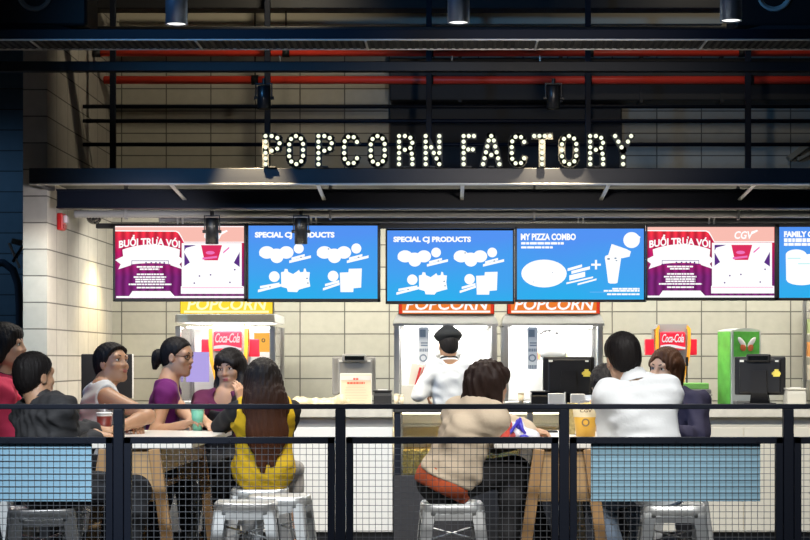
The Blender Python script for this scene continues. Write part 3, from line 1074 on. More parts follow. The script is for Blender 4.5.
# middle unit: a lit glass popcorn bin above a dark base
t = thing('popcorn_display', 'glass fronted popcorn bin with a dark base in the middle of the counter', 'display case', ((xm0 + xm1) / 2, yK, 0))
b = B(); b.box(xm0, xm1, yK, yK + 0.7, 0.0, 0.515, 0.004); b.build('base', DARKB, t)
b = B(); b.box(xm0, xm1, yK - 0.02, yK + 0.76, 0.97, 1.01, 0.005); b.build('top', mat('dark_steel_top', (0.10, 0.10, 0.10), 0.3, 0.7), t)
b = B(); b.box(xm0 + 0.05, xm1 - 0.05, yK + 0.60, yK + 0.62, 0.515, 0.97); b.build('back_panel', WHITEM, t)
for px in (397.5, 472, 530, 597):
    x = W(px, 0, sK).x; b = B(); b.box(x - 0.022, x + 0.022, yK - 0.004, yK + 0.04, 0.515, 0.97, 0.003); b.build('post', NAVY if px < 400 else STEEL, t)
b = B(); b.box(xm0 + 0.05, xm1 - 0.03, yK + 0.004, yK + 0.010, 0.515, 0.97); b.build('front_glass', GLASS, t)
for z in (0.86,):
    b = B(); b.box(xm0 + 0.05, xm1 - 0.03, yK + 0.2, yK + 0.58, z, z + 0.012); b.build('shelf', STEEL, t)
b = B(); b.box(xm0 + 0.06, xm1 - 0.06, yK + 0.08, yK + 0.16, 0.955, 0.968); b.build('lamp_strip', glow('warm_strip', (1.0, 0.84, 0.55), 30.0), t)
rnd = random.Random(3)
b = B()
POPC = mat('popcorn_yellow', (0.74, 0.55, 0.17), 0.7, bump=0.3, bscale=160, var=0.35, vscale=60)
xq0, xq1 = W(403, 0, sK).x, xm1 - 0.06
nx, nyy = 90, 14
vv, ff = [], []
for i in range(nx + 1):
    for j in range(nyy + 1):
        x = xq0 + (xq1 - xq0) * i / nx; y = yK + 0.02 + 0.56 * j / nyy
        vv.append((x, y, 0.70 + 0.03 * math.sin(x * 5) + rnd.uniform(-0.008, 0.008)))
for i in range(nx):
    for j in range(nyy):
        a = i * (nyy + 1) + j; ff.append((a, a + 1, a + nyy + 2, a + nyy + 1))
b.add(vv, ff, True)
b.box(xq0, xq1, yK + 0.02, yK + 0.58, 0.52, 0.69)
for k in range(900):
    x, z = rnd.uniform(xq0, xq1), rnd.uniform(0.525, 0.70)
    r = rnd.uniform(0.009, 0.014)
    b.ell((x, yK + 0.022, z), (r, r * 0.7, r * rnd.uniform(0.7, 1.1)), 7, 5)
po = solo(b, 'popcorn', POPC, 'golden loose popcorn heaped behind the glass of the bin', 'popcorn')
tag(po, kind='stuff')

# back counter
b = B(); b.box(-2.2, 4.1, 14.55, 16.0, 0.0, 0.95, 0.006)
solo(b, 'back_counter', mat('steel_cupboard', (0.35, 0.35, 0.34), 0.4, 0.6), 'steel back counter along the wall behind the staff', 'counter')

# ------------------------------------------------------------------ popcorn machines
WHITEIN = mat('white_enamel', (0.86, 0.86, 0.84), 0.4)
SIGN_O = glow('sign_orange', srgb(238, 128, 52), 1.0)
SIGN_R = glow('sign_red', srgb(222, 62, 40), 1.0)
SIGN_Y = glow('sign_yellow', srgb(255, 214, 60), 1.15)
SIGN_C = glow('sign_cream', srgb(255, 246, 190), 1.2)
MLAMP = glow('machine_lamp', (1.0, 0.97, 0.92), 26.0)

MLAMP2 = glow('cabinet_lamp', (1.0, 0.97, 0.92), 11.0)


def machine(p0, p1, s, label, yellow=False, depth=0.7):
    x0, x1 = W(p0, 0, s).x, W(p1, 0, s).x
    y0 = D(s)
    z0, zh0, zh1, zs = 0.95, H + 34 / s, H + 46 / s, H + 62 / s
    t = thing('popcorn_machine', label, 'popcorn machine', ((x0 + x1) / 2, y0, z0), 'lit machines behind the counter')
    b = B(); b.box(x0, x1, y0, y0 + depth, z0, z0 + 0.06, 0.006); b.build('base', STEEL, t)
    for (px, py) in ((x0, y0), (x1 - 0.045, y0), (x0, y0 + depth - 0.04), (x1 - 0.045, y0 + depth - 0.04)):
        b = B(); b.box(px, px + 0.045, py, py + 0.04, z0 + 0.06, zh0, 0.004); b.build('post', STEEL, t)
    b = B(); b.box(x0 + 0.045, x1 - 0.045, y0 + depth - 0.02, y0 + depth - 0.005, z0 + 0.06, zh0); b.build('back_panel', WHITEIN, t)
    for xx in (x0 + 0.018, x1 - 0.024):
        b = B(); b.box(xx, xx + 0.006, y0 + 0.04, y0 + depth - 0.04, z0 + 0.06, zh0); b.build('side_glass', GLASS, t)
    b = B()
    if yellow:
        b.box(x0, x1, y0, y0 + depth, zh0 + 0.03, zh1, 0.004)
    else:
      b.loft([[(x0 - 0.01, y0 - 0.03, zh0), (x1 + 0.01, y0 - 0.03, zh0), (x1 + 0.01, y0 + depth, zh0), (x0 - 0.01, y0 + depth, zh0)],
            [(x0 - 0.01, y0 - 0.03, zh0 + 0.02), (x1 + 0.01, y0 - 0.03, zh0 + 0.02), (x1 + 0.01, y0 + depth, zh0 + 0.02), (x0 - 0.01, y0 + depth, zh0 + 0.02)],
            [(x0 + 0.02, y0 + 0.03, zh1), (x1 - 0.02, y0 + 0.03, zh1), (x1 - 0.02, y0 + depth, zh1), (x0 + 0.02, y0 + depth, zh1)]])
    b.build('hood', WHITEIN if yellow else STEEL, t)  # yellow cabinet's steel hood made white in place of bright light on it
    b = B(); b.box(x0 + 0.08, x1 - 0.08, y0 + 0.1, y0 + depth - 0.15, zh0 - 0.012, zh0 - 0.001); b.build('lamp', MLAMP2 if yellow else MLAMP, t)
    # header sign box
    sx0, sx1 = x0 + 0.035, x1 - 0.02
    b = B(); b.box(sx0, sx1, y0 + 0.04, y0 + 0.16, zh1, zs, 0.004)
    sg = b.build('header_sign', BLACKPL, t)
    ys = y0 + 0.038
    b = B(); b.box(sx0 + 0.005, sx1 - 0.005, ys - 0.002, ys + 0.002, zh1 + 0.004, zs - 0.004); b.build('sign_face', SIGN_Y if yellow else SIGN_O, sg)
    if not yellow:
        b = B()
        b.box(sx0 + 0.005, sx0 + 0.03, ys - 0.004, ys - 0.002, zh1 + 0.004, zs - 0.004)
        b.box(sx1 - 0.03, sx1 - 0.005, ys - 0.004, ys - 0.002, zh1 + 0.004, zs - 0.004)
        b.build('sign_end', SIGN_R, sg)
    b = B(); b.box(sx0 + 0.035, sx1 - 0.035, ys - 0.005, ys - 0.003, zh1 + 0.012, zh1 + 0.028)
    text_into(b, 'POPCORN', sx0 + 0.06, sx1 - 0.05, zh1 + 0.034, zs - 0.002, ys - 0.006, shear=0.18, bold=0.02)
    b.build('sign_lettering', SIGN_C if yellow else GLOW_W, sg)
    return t, x0, x1, y0, z0, zh0


def machine_inside(t, x0, x1, y0, z0, zh, decal):
    cx = (x0 + x1) / 2 + 0.02
    b = B()
    kb = zh - 0.26
    b.lathe([(0, kb - 0.0), (0.10, kb), (0.115, kb + 0.03), (0.115, kb + 0.12), (0.10, kb + 0.14), (0.02, kb + 0.15), (0, kb + 0.15)], (cx, y0 + 0.34, 0), 28)
    b.cyl((cx, y0 + 0.34, kb + 0.15), (cx, y0 + 0.34, zh), 0.012, n=12)
    b.bar((cx + 0.11, y0 + 0.34, kb + 0.08), (cx + 0.26, y0 + 0.34, kb + 0.13), 0.014, 0.014)
    b.build('kettle', mat('kettle_whitened_steel', (0.8, 0.8, 0.78), 0.4, 0.3), t)  # steel whitened: the glare inside the machine is put into the colour
    # printed strip on the glass
    X = x0 + 0.20
    b = B(); b.box(X, X + 0.085, y0 + 0.006, y0 + 0.009, zh - 0.36, zh - 0.005); st = b.build('notice_strip', mat('strip_white', (0.88, 0.9, 0.92), 0.4), t)
    b = B()
    b.box(X + 0.012, X + 0.06, y0 + 0.003, y0 + 0.006, zh - 0.09, zh - 0.03)
    for dz in (0.145, 0.165):
        b.box(X + 0.02, X + 0.075, y0 + 0.003, y0 + 0.006, zh - dz, zh - dz + 0.012)
    for k in range(5):
        b.box(X + 0.01 + 0.014 * k, X + 0.02 + 0.014 * k, y0 + 0.003, y0 + 0.006, zh - 0.21, zh - 0.185)
        b.box(X + 0.008 + 0.014 * k, X + 0.018 + 0.014 * k, y0 + 0.003, y0 + 0.006, zh - 0.35, zh - 0.32)
    b.tube([(X + 0.04 + 0.026 * math.cos(a), y0 + 0.004, zh - 0.262 + 0.026 * math.sin(a)) for a in [2 * PI * k / 16 for k in range(16)]], 0.006, 6, closed=True)
    b.build('print_pattern', mat('strip_ink', (0.26, 0.32, 0.40), 0.5), st)


m1 = machine(394, 497, 122, 'popcorn machine standing right behind the staff in the cap')
machine_inside(*m1, True)
m2 = machine(503, 603, 122, 'popcorn machine standing behind the black register in the middle of the counter')
machine_inside(*m2, True)
m3 = machine(175, 275, 121, 'lit cabinet with a glowing yellow sign and a drink dispenser inside', True, 0.85)
# valve handles in the second machine
b = B()
for (px, py) in ((545, 331), (552, 328), (557, 333)):
    p = W(px, py, 119.5); b.ell(p, (0.018, 0.02, 0.012), 10, 8)
b.tube([W(540, 334, 119.5), W(546, 330, 119.5), W(551, 330.5, 119.5)], 0.007, 8); b.tube([W(549, 329, 119.5), W(549, 345, 119.5)], 0.006, 8)
solo(b, 'valve_handles', BLACKPL, 'black valve handles hanging inside the machine behind the middle register', 'valve')
# snack packets standing in the second machine
COLS = [(0.75, 0.25, 0.12), (0.35, 0.42, 0.5), (0.8, 0.8, 0.78), (0.85, 0.8, 0.7), (0.45, 0.55, 0.30)]
LAB = ['orange', 'slate blue', 'white', 'pale cream', 'olive green']
b = B(); b.box(W(533, 0, 118).x, W(572, 0, 118).x, D(118) - 0.02, D(118) + 0.10, H - 0.005, H + 0.008)
solo(b, 'wire_shelf', STEEL, 'small steel shelf inside the machine carrying the snack packets', 'shelf')
for k in range(5):
    x0 = W(535 + 7 * k, 0, 118).x
    b = B(); b.loft([[(x0, D(118), H + 0.008), (x0 + 0.045, D(118), H + 0.008), (x0 + 0.045, D(118) + 0.05, H + 0.008), (x0, D(118) + 0.05, H + 0.008)],
                     [(x0 - 0.002, D(118) - 0.006, H + 0.06), (x0 + 0.047, D(118) - 0.006, H + 0.06), (x0 + 0.047, D(118) + 0.056, H + 0.06), (x0 - 0.002, D(118) + 0.056, H + 0.06)],
                     [(x0, D(118) + 0.02, H + 0.11), (x0 + 0.045, D(118) + 0.02, H + 0.11), (x0 + 0.045, D(118) + 0.03, H + 0.11), (x0, D(118) + 0.03, H + 0.11)]])
    solo(b, 'snack_packet', mat('packet_%d' % k, COLS[k], 0.4), '%s snack packet on the small shelf inside the popcorn machine' % LAB[k], 'packet', 'snack packets in the machine')
# red and white popcorn bag beside the staff
p = W(420, 405, 125)
t = thing('popcorn_bag', 'red and white striped popcorn bag beside the staff in the cap', 'popcorn bag', (p.x, D(124), 0.95))
b = B(); b.box(p.x - 0.15, p.x + 0.15, D(124) - 0.10, D(124) + 0.10, 0.95, 1.15, 0.004); b.build('carton', mat('carton_white', (0.8, 0.78, 0.7), 0.6), t)
b = B()
for k in range(3):
    x = W(417 + 4 * k, 0, 124).x; b.bar((x - 0.01, D(124) - 0.05, 1.15), (x + 0.03, D(124) - 0.05, 1.29), 0.018, 0.03, (0, 1, 0))
b.build('red_stripe', mat('bag_red', (0.6, 0.03, 0.03), 0.5), t)
b = B(); b.loft([[(p.x - 0.10, D(124) - 0.045, 1.15), (p.x + 0.09, D(124) - 0.045, 1.15), (p.x + 0.09, D(124) + 0.05, 1.15), (p.x - 0.10, D(124) + 0.05, 1.15)],
                 [(p.x - 0.07, D(124) - 0.045, 1.33), (p.x + 0.06, D(124) - 0.045, 1.30), (p.x + 0.06, D(124) + 0.05, 1.30), (p.x - 0.07, D(124) + 0.05, 1.33)]])
b.build('paper_bag', mat('bag_cream', (0.78, 0.72, 0.6), 0.6), t)

# inside the lit cabinet: lilac poster and orange sign
b = B(); b.box(W(186, 0, 118).x, W(209, 0, 118).x, D(118), D(118) + 0.012, H + (360 - 382) / 118, H + (360 - 352) / 118, 0.003)
solo(b, 'lilac_poster', glow('lilac_panel', srgb(188, 172, 240), 0.9), 'small lilac backlit panel inside the yellow sign cabinet', 'panel')
b = B(); b.box(W(254, 0, 117).x, W(270, 0, 117).x, D(117), D(117) + 0.012, H + (360 - 352) / 117, H + (360 - 333) / 117, 0.003)
t = solo(b, 'orange_notice', glow('orange_panel', srgb(255, 186, 84), 1.0), 'small orange backlit notice inside the yellow sign cabinet', 'notice')
b = B(); b.tube([(0.012 + 0.012 * math.cos(a), -0.008, 0.10 + 0.014 * math.sin(a)) for a in [2 * PI * k / 12 for k in range(12)]], 0.004, 6, closed=True)
b.build('ring_mark', BLACKPL, t, local=True)


# ------------------------------------------------------------------ drink dispensers
DG = mat('dispenser_grey', (0.34, 0.34, 0.35), 0.4, bump=0.02)
D_OR = mat('dispenser_orange', (0.85, 0.36, 0.03), 0.35, emit=(1.0, 0.42, 0.05), estr=0.35)
D_RED = mat('dispenser_red', (0.70, 0.015, 0.04), 0.35, emit=(0.85, 0.02, 0.05), estr=0.35)


def dispenser(cx, top, s, label, sc=1.0, ztop=None):
    """Silhouette measured from the open one on the counter: wide head, waist, narrow foot."""
    y = D(s)
    X = lambda u: W(cx, 0, s).x + u * sc / 118.0
    Z = lambda v: H + (360 - top) / s - v * sc / 118.0
    t = thing('drink_dispenser', label, 'drink dispenser', (X(0), y, 0.95), 'red drink dispensers')
    zb_ = 0.95
    half = [(17.5, 5), (17.5, 20), (16.5, 34), (13.5, 46), (11, 58), (10.5, 70)]
    left = [(-h, v) for h, v in half]; right = [(h, v) for h, v in half]
    prof = [(-14, 0), (14, 0)] + right + left[::-1]
    b = B(); b.prism([(X(u), Z(v)) for u, v in prof], y, y + 0.30); b.build('housing', DG, t)
    for sg in (-1, 1):
        b = B()
        strip = [(sg * h, v) for h, v in half]
        inner = [(sg * (h - 3.0), v) for h, v in half]
        P = [(sg * 14, 1)] + strip + inner[::-1] + [(sg * 13.5, 5)]
        b.prism([(X(u), Z(v)) for u, v in P], y - 0.02, y + 0.1)
        b.build('side_strip', D_OR, t)
    for sg in (-1, 1):
        x0, x1 = sorted((X(sg * 17), X(sg * 26)))
        b = B(); b.box(x0, x1, y + 0.12, y + 0.2, Z(31), Z(15), 0.008); b.build('wing_panel', D_RED, t)
    b = B(); b.box(X(-13), X(12), y - 0.03, y, Z(26), Z(8), 0.012); sp = b.build('sign_panel', D_RED, t)
    b = B()
    text_into(b, 'Coca-Cola', X(-11.5), X(10.5), Z(18.5), Z(10), y - 0.033, shear=0.35, bold=0.015, spacing=0.9)
    n = 14
    top_, bot_ = [], []
    for k in range(n + 1):
        u = -13 + 25 * k / n
        w = 1.5 * math.sin(PI * (k / n) * 1.2 + 0.3)
        top_.append((X(u), y - 0.0325, Z(22 - w))); bot_.append((X(u), y - 0.0325, Z(24.5 - w * 0.6)))
    b.add(top_ + bot_[::-1], [tuple(range(2 * n + 2))])
    b.build('sign_lettering', glow('sign_script', (1, 0.95, 0.96), 0.9), sp)
    b = B(); b.box(X(-11), X(14), y - 0.14, y + 0.02, zb_, Z(72) + 0.0 if Z(72) > zb_ + 0.02 else zb_ + 0.06, 0.006); b.build('drip_tray', GREYPL, t)
    b = B(); b.cyl((X(0), y - 0.06, Z(36)), (X(0), y - 0.06, Z(30)), 0.018, n=14); b.box(X(-3), X(3), y - 0.08, y, Z(30), Z(27), 0.004); b.build('nozzle', BLACKPL, t)
    return X, Z, y


dispenser(673, 324, 118, 'red signed drink dispenser behind the woman in navy at the right table')
dispenser(228.5, 322, 118, 'red signed drink dispenser inside the lit cabinet with the yellow sign', 1.12)
# side unit with green mat next to the open dispenser
t = thing('ice_bin', 'grey ice bin with a green mat beside the red drink dispenser', 'bin', (W(694, 0, 117).x, D(119), 0.95))
b = B(); b.box(W(680, 0, 119).x, W(709, 0, 119).x, D(119) - 0.14, D(119) + 0.2, 0.95, H + (360 - 389) / 119, 0.008); b.build('bin', GREYPL, t)
b = B(); b.box(W(682, 0, 119).x, W(707, 0, 119).x, D(119) - 0.12, D(119) + 0.18, H + (360 - 389) / 119, H + (360 - 383) / 119, 0.006); b.build('green_mat', mat('green_mat', (0.22, 0.55, 0.12), 0.7, bump=0.3, bscale=90), t)
b = B(); b.cyl((W(688.5, 0, 119).x, D(119) + 0.1, H + (360 - 366) / 119), (W(688.5, 0, 119).x, D(119) + 0.1, H + (360 - 357) / 119), 0.012, n=12)
b.cyl((W(688.5, 0, 119).x, D(119) + 0.1, H + (360 - 383) / 119), (W(688.5, 0, 119).x, D(119) + 0.1, H + (360 - 366) / 119), 0.006, n=10); b.build('lever', BLACKPL, t)

# green drink dispenser, turned a little
sg_ = 119.5
c0 = W(742, 405, sg_)
t = thing('green_dispenser', 'tall green drink dispenser with a rounded pale frame behind the register', 'drink dispenser', (c0.x, D(sg_) + 0.15, 0.95))
R = Matrix.Translation((c0.x, D(sg_) + 0.15, 0.95)) @ Matrix.Rotation(math.radians(18), 4, 'Z')
zt_ = H + 32 / sg_ - 0.95
fw = 0.135
b = B()
rings = []
prof = [(-fw, 0), (fw, 0), (fw, zt_ - 0.02)] + [(fw - 2 * fw * k / 10, zt_ - 0.02 + 0.02 * math.sin(PI * k / 10)) for k in range(1, 10)] + [(-fw, zt_ - 0.02)]
n = len(prof)
v = [R @ Vector((x, -0.13, z)) for x, z in prof] + [R @ Vector((x, 0.13, z)) for x, z in prof]
b.add(v, [tuple(range(n))[::-1], tuple(range(n, 2 * n))] + [(i, (i + 1) % n, (i + 1) % n + n, i + n) for i in range(n)])
b.build('housing', mat('dispenser_pale', (0.50, 0.52, 0.50), 0.4), t)
b = B(); b.box(-fw - 0.006, -fw, -0.11, 0.12, 0.02, zt_ - 0.03, 0, R); b.build('side_panel', mat('lime_panel', (0.14, 0.52, 0.08), 0.45, var=0.5, vscale=9), t)
b = B(); b.box(-fw + 0.018, fw - 0.018, -0.139, -0.13, zt_ - 0.24, zt_ - 0.03, 0, R); fp = b.build('front_picture', mat('leaf_green', (0.10, 0.42, 0.06), 0.45, var=0.4, vscale=20), t)
b = B()
for sgn in (-1, 1):
    M = R @ Matrix.Translation((sgn * 0.045, -0.14, zt_ - 0.12)) @ Matrix.Rotation(sgn * 0.7, 4, 'Y')
    b.ell((0, 0, 0), (0.022, 0.004, 0.055), 16, 10)
    k0 = len(b.v) - 16 * 11
    b.v[k0:] = [tuple(M @ Vector(q)) for q in b.v[k0:]]
b.build('wing_print', mat('print_white', (0.75, 0.72, 0.68), 0.5), fp)
b = B()
for sgn in (-1, 1):
    M = R @ Matrix.Translation((sgn * 0.035, -0.142, zt_ - 0.165)) @ Matrix.Rotation(sgn * 0.5, 4, 'Y')
    b.ell((0, 0, 0), (0.026, 0.004, 0.03), 16, 10)
    k0 = len(b.v) - 16 * 11
    b.v[k0:] = [tuple(M @ Vector(q)) for q in b.v[k0:]]
b.build('fruit_print', mat('print_red', (0.55, 0.12, 0.04), 0.5), fp)
b = B(); b.box(-fw + 0.01, fw - 0.01, -0.20, -0.13, 0.0, 0.06, 0.006, R); b.build('drip_tray', GREYPL, t)


# ------------------------------------------------------------------ registers and things on the counter
ZC = 1.0


def register(px, s, label, m, wide=0.36, rot=0.0, sticker=True, z=ZC, hgt=0.0, display=True):
    t = thing('cash_register', label, 'cash register', (W(px, 0, s).x, D(s), z), 'registers on the counter', math.radians(rot))
    w = wide / 2
    b = B(); b.box(-0.11, 0.11, -0.11, 0.13, 0.0, 0.025, 0.008); b.build('base', m, t, local=True)
    b = B()
    b.loft([[(-0.075, -0.03, 0.02), (0.075, -0.03, 0.02), (0.075, 0.06, 0.02), (-0.075, 0.06, 0.02)],
            [(-0.06, -0.075, 0.10), (0.06, -0.075, 0.10), (0.06, 0.02, 0.10), (-0.06, 0.02, 0.10)],
            [(-0.055, -0.085, 0.27), (0.055, -0.085, 0.27), (0.055, -0.02, 0.27), (-0.055, -0.02, 0.27)]])
    b.build('stem', m, t, local=True)
    b = B(); b.box(-w, w, -0.015, 0.03, 0.085, 0.375, 0.01); b.box(-w + 0.04, w - 0.03, -0.06, -0.01, 0.10, 0.36, 0.012)
    for k in range(5):
        b.box(-w + 0.07 + 0.03 * k, -w + 0.088 + 0.03 * k, -0.063, -0.058, 0.125, 0.13)
    b.build('monitor', m, t, local=True)
    b = B(); b.box(-w + 0.015, w - 0.015, 0.029, 0.033, 0.10, 0.36); b.build('touch_screen', glow('till_screen', (0.35, 0.5, 0.7), 0.5), t, local=True)
    if display:
        b = B(); b.box(-0.095, 0.085, -0.09, -0.03, 0.335, 0.395, 0.012); dp = b.build('customer_display', m, t, local=True)
        b = B(); b.box(-0.078, 0.068, -0.094, -0.089, 0.35, 0.38); b.build('display_window', mat('smoke_window', (0.004, 0.005, 0.006), 0.15), dp, local=True)
    b = B(); b.box(-w + 0.045, -w + 0.075, -0.064, -0.06, 0.335, 0.35); b.box(w - 0.07, w - 0.045, -0.064, -0.06, 0.335, 0.348); b.build('port', mat('port_white', (0.6, 0.6, 0.58), 0.5), t, local=True)
    if sticker:
        b = B(); b.box(w - 0.085, w - 0.035, -0.064, -0.06, 0.225, 0.265); b.box(w - 0.075, w - 0.045, -0.064, -0.06, 0.265, 0.28); b.box(w - 0.095, w - 0.028, -0.0635, -0.06, 0.24, 0.256)
        b.build('yellow_sticker', mat('sticker_yellow', (0.62, 0.50, 0.08), 0.5), t, local=True)
    return t


GR = mat('register_grey', (0.24, 0.24, 0.235), 0.4, 0.3, bump=0.02)
register(354, 132, 'grey cash register behind the menu card', GR, 0.33, 8, False)
register(568.5, 132, 'black cash register in front of the second lit popcorn machine', BLACKPL, 0.39, -3, True, display=False)
register(760, 132, 'black cash register in front of the green drink dispenser', BLACKPL, 0.38, -16, True)

t = thing('monitor', 'black till monitor standing behind the man in the white vest', 'monitor', (W(107, 0, 133).x, D(133), ZC), None, math.radians(14))
b = B(); b.box(-0.19, 0.19, -0.012, 0.012, 0.06, 0.395, 0.008); b.build('panel', BLACKPL, t, local=True)
b = B(); b.box(0.186, 0.196, -0.014, 0.02, 0.06, 0.395, 0.003); b.build('pale_edge', mat('edge_white', (0.7, 0.7, 0.68), 0.4), t, local=True)
b = B(); b.box(-0.05, 0.05, 0.01, 0.05, 0.0, 0.2, 0.008); b.box(-0.12, 0.12, -0.08, 0.1, 0, 0.02, 0.006); b.build('stand', BLACKPL, t, local=True)

t = thing('menu_card', 'cream menu card in a stand in front of the grey register', 'menu card', W(356, 404, 134.5), None)
c = W(356, 406, 134.5)
b = B(); b.box(c.x - 0.112, c.x + 0.112, c.y - 0.006, c.y, ZC, ZC + 0.245, 0.002); cd = b.build('card', mat('card_cream', (0.56, 0.48, 0.33), 0.6), t)
b = B(); b.box(c.x - 0.112, c.x + 0.112, c.y - 0.009, c.y - 0.006, ZC + 0.20, ZC + 0.235); b.build('header_band', mat('card_grey', (0.55, 0.5, 0.47), 0.5), cd)
b = B(); rnd = random.Random(5)
for (x0, x1, z) in ((-0.02, 0.02, 0.208), (-0.065, 0.065, 0.178)):
    x = x0
    while x < x1:
        l = rnd.uniform(0.01, 0.02); b.box(c.x + x, c.x + min(x + l, x1), c.y - 0.0105, c.y - 0.006, ZC + z - 0.006, ZC + z + 0.008); x += l + 0.004
b.build('red_print', mat('card_red', (0.70, 0.08, 0.04), 0.5), cd)
b = B()
for k in range(7):
    b.box(c.x - 0.09 + rnd.uniform(0, .02), c.x + 0.09 - rnd.uniform(0, .03), c.y - 0.0085, c.y - 0.006, ZC + 0.145 - 0.02 * k, ZC + 0.149 - 0.02 * k)
b.build('fine_print', mat('card_ink', (0.42, 0.37, 0.28), 0.5), cd)
b = B(); b.box(c.x - 0.118, c.x + 0.118, c.y, c.y + 0.006, ZC, ZC + 0.25, 0.002); b.box(c.x - 0.118, c.x + 0.118, c.y - 0.02, c.y + 0.06, ZC - 0.0, ZC + 0.004)
b.build('stand', mat('acrylic_white', (0.7, 0.68, 0.62), 0.2), t)


def printer(px0, px1, top, s, m, label):
    a, c = W(px0, top, s), W(px1, top, s)
    t = thing('receipt_printer', label, 'printer', ((a.x + c.x) / 2, a.y, ZC), 'receipt printers')
    y = a.y
    b = B()
    b.loft([[(a.x, y, ZC), (c.x, y, ZC), (c.x, y + 0.18, ZC), (a.x, y + 0.18, ZC)], [(a.x, y, ZC + (a.z - ZC) * 0.7), (c.x, y, ZC + (a.z - ZC) * 0.7), (c.x, y + 0.18, ZC + (a.z - ZC) * 0.7), (a.x, y + 0.18, ZC + (a.z - ZC) * 0.7)],
            [(a.x + 0.006, y + 0.015, a.z - 0.004), (c.x - 0.006, y + 0.015, a.z - 0.004), (c.x - 0.006, y + 0.17, a.z - 0.004), (a.x + 0.006, y + 0.17, a.z - 0.004)]])
    b.build('housing', m, t)
    b = B(); b.box(a.x - 0.003, c.x + 0.003, y - 0.004, y + 0.184, a.z - 0.006, a.z + 0.006, 0.003); b.build('lid', m, t)
    b = B(); b.box(a.x + 0.03, c.x - 0.03, y + 0.05, y + 0.056, a.z, a.z + 0.012); b.build('paper_slip', WHITEM, t)


printer(373.5, 391.5, 391, 134, BLACKPL, 'black receipt printer beside the menu card')
printer(531.5, 549.5, 392, 134, BLACKPL, 'black receipt printer beside the middle black register')
printer(787.5, 806, 389, 134, mat('printer_cream', (0.5, 0.48, 0.42), 0.45), 'pale receipt printer at the end of the counter right of the register')
printer(692, 712, 395, 132.8, GREYPL, 'grey receipt printer on the counter in front of the ice bin')
for (px, w_, top, lab) in ((556.5, 8, 393.5, 'white paper pad in front of the middle black register'), (578, 7, 394, 'white napkin box at the foot of the middle black register')):
    a = W(px - w_, top, 135.5); c2 = W(px + w_, top, 135.5)
    b = B(); b.box(a.x, c2.x, a.y, a.y + 0.1, ZC + 0.01, a.z, 0.004)
    solo(b, 'napkin_box', WHITEM, lab, 'box', 'white boxes by the middle register')
for (px, top, r, lab) in ((396.5, 395, 2.6, 'beige sauce cup beside the black receipt printer, nearer to it'), (401.5, 396, 2.4, 'beige sauce cup standing at the end of the white counter'),
                          (521, 394, 3.0, 'beige paper cup beside the printer at the middle register')):
    p = W(px, top, 136); r = r / 136
    t = thing('sauce_cup', lab, 'cup', (p.x, p.y, ZC + 0.01), 'small beige cups on the counter')
    b = B(); b.lathe([(0, 0.0), (r * 0.75, 0.0), (r, p.z - ZC - 0.01), (r * 0.9, p.z - ZC - 0.012), (r * 0.7, 0.01), (0, 0.01)], (p.x, p.y, ZC + 0.01), 18); b.build('cup', mat('beige_paper', (0.6, 0.5, 0.34), 0.5), t)
    b = B(); b.lathe([(r * 0.95, p.z - ZC - 0.012), (r * 1.08, p.z - ZC - 0.008), (r * 1.08, p.z - ZC - 0.002), (r * 0.95, p.z - ZC - 0.004)], (p.x, p.y, ZC + 0.01), 18); b.build('rim', mat('beige_rim', (0.66, 0.58, 0.42), 0.5), t)
p = W(565, 392, 136)
b = B(); b.cyl((p.x, p.y, ZC), (p.x, p.y, p.z), 0.007, n=10); b.lathe([(0.03, 0), (0.03, 0.008), (0, 0.012)], (p.x, p.y, ZC), 16)
solo(b, 'card_pin', WHITEM, 'thin white pin stand in front of the middle black register', 'stand')

# steel shelf rack cut off by the edge of the picture
t = thing('shelf_rack', 'steel shelf rack with bright packets at the far right end of the wall', 'rack', (W(815, 0, 113).x, D(113), 0.95))
for px in (804.5, 850):
    x = W(px, 0, 113).x; b = B(); b.box(x - 0.015, x + 0.015, D(113) - 0.015, D(113) + 0.015, 0.95, 1.90, 0.003); b.build('upright', STEEL, t)
for py in (312, 335, 358, 381):
    z = H + (360 - py) / 113.0; b = B(); b.box(W(804.5, 0, 113).x, W(850, 0, 113).x, D(113) - 0.015, D(113) + 0.12, z, z + 0.012, 0.002); b.build('shelf', STEEL, t)
for py, col, nm in ((335, (0.35, 0.42, 0.2), 'green'), (358, (0.65, 0.28, 0.08), 'orange'), (381, (0.55, 0.5, 0.4), 'beige')):
    z = H + (360 - py) / 113.0 + 0.012
    b = B(); x = W(807, 0, 113).x; b.loft([[(x, D(113), z), (x + 0.1, D(113), z), (x + 0.1, D(113) + 0.07, z), (x, D(113) + 0.07, z)], [(x + 0.005, D(113) + 0.005, z + 0.10), (x + 0.095, D(113) + 0.005, z + 0.10), (x + 0.095, D(113) + 0.065, z + 0.10), (x + 0.005, D(113) + 0.065, z + 0.10)],
                                          [(x, D(113) + 0.03, z + 0.13), (x + 0.1, D(113) + 0.03, z + 0.13), (x + 0.1, D(113) + 0.04, z + 0.13), (x, D(113) + 0.04, z + 0.13)]])
    solo(b, 'snack_packet', mat('rack_packet_' + nm, col, 0.4), nm + ' snack packet on the steel rack at the wall edge', 'packet', 'packets on the steel rack')

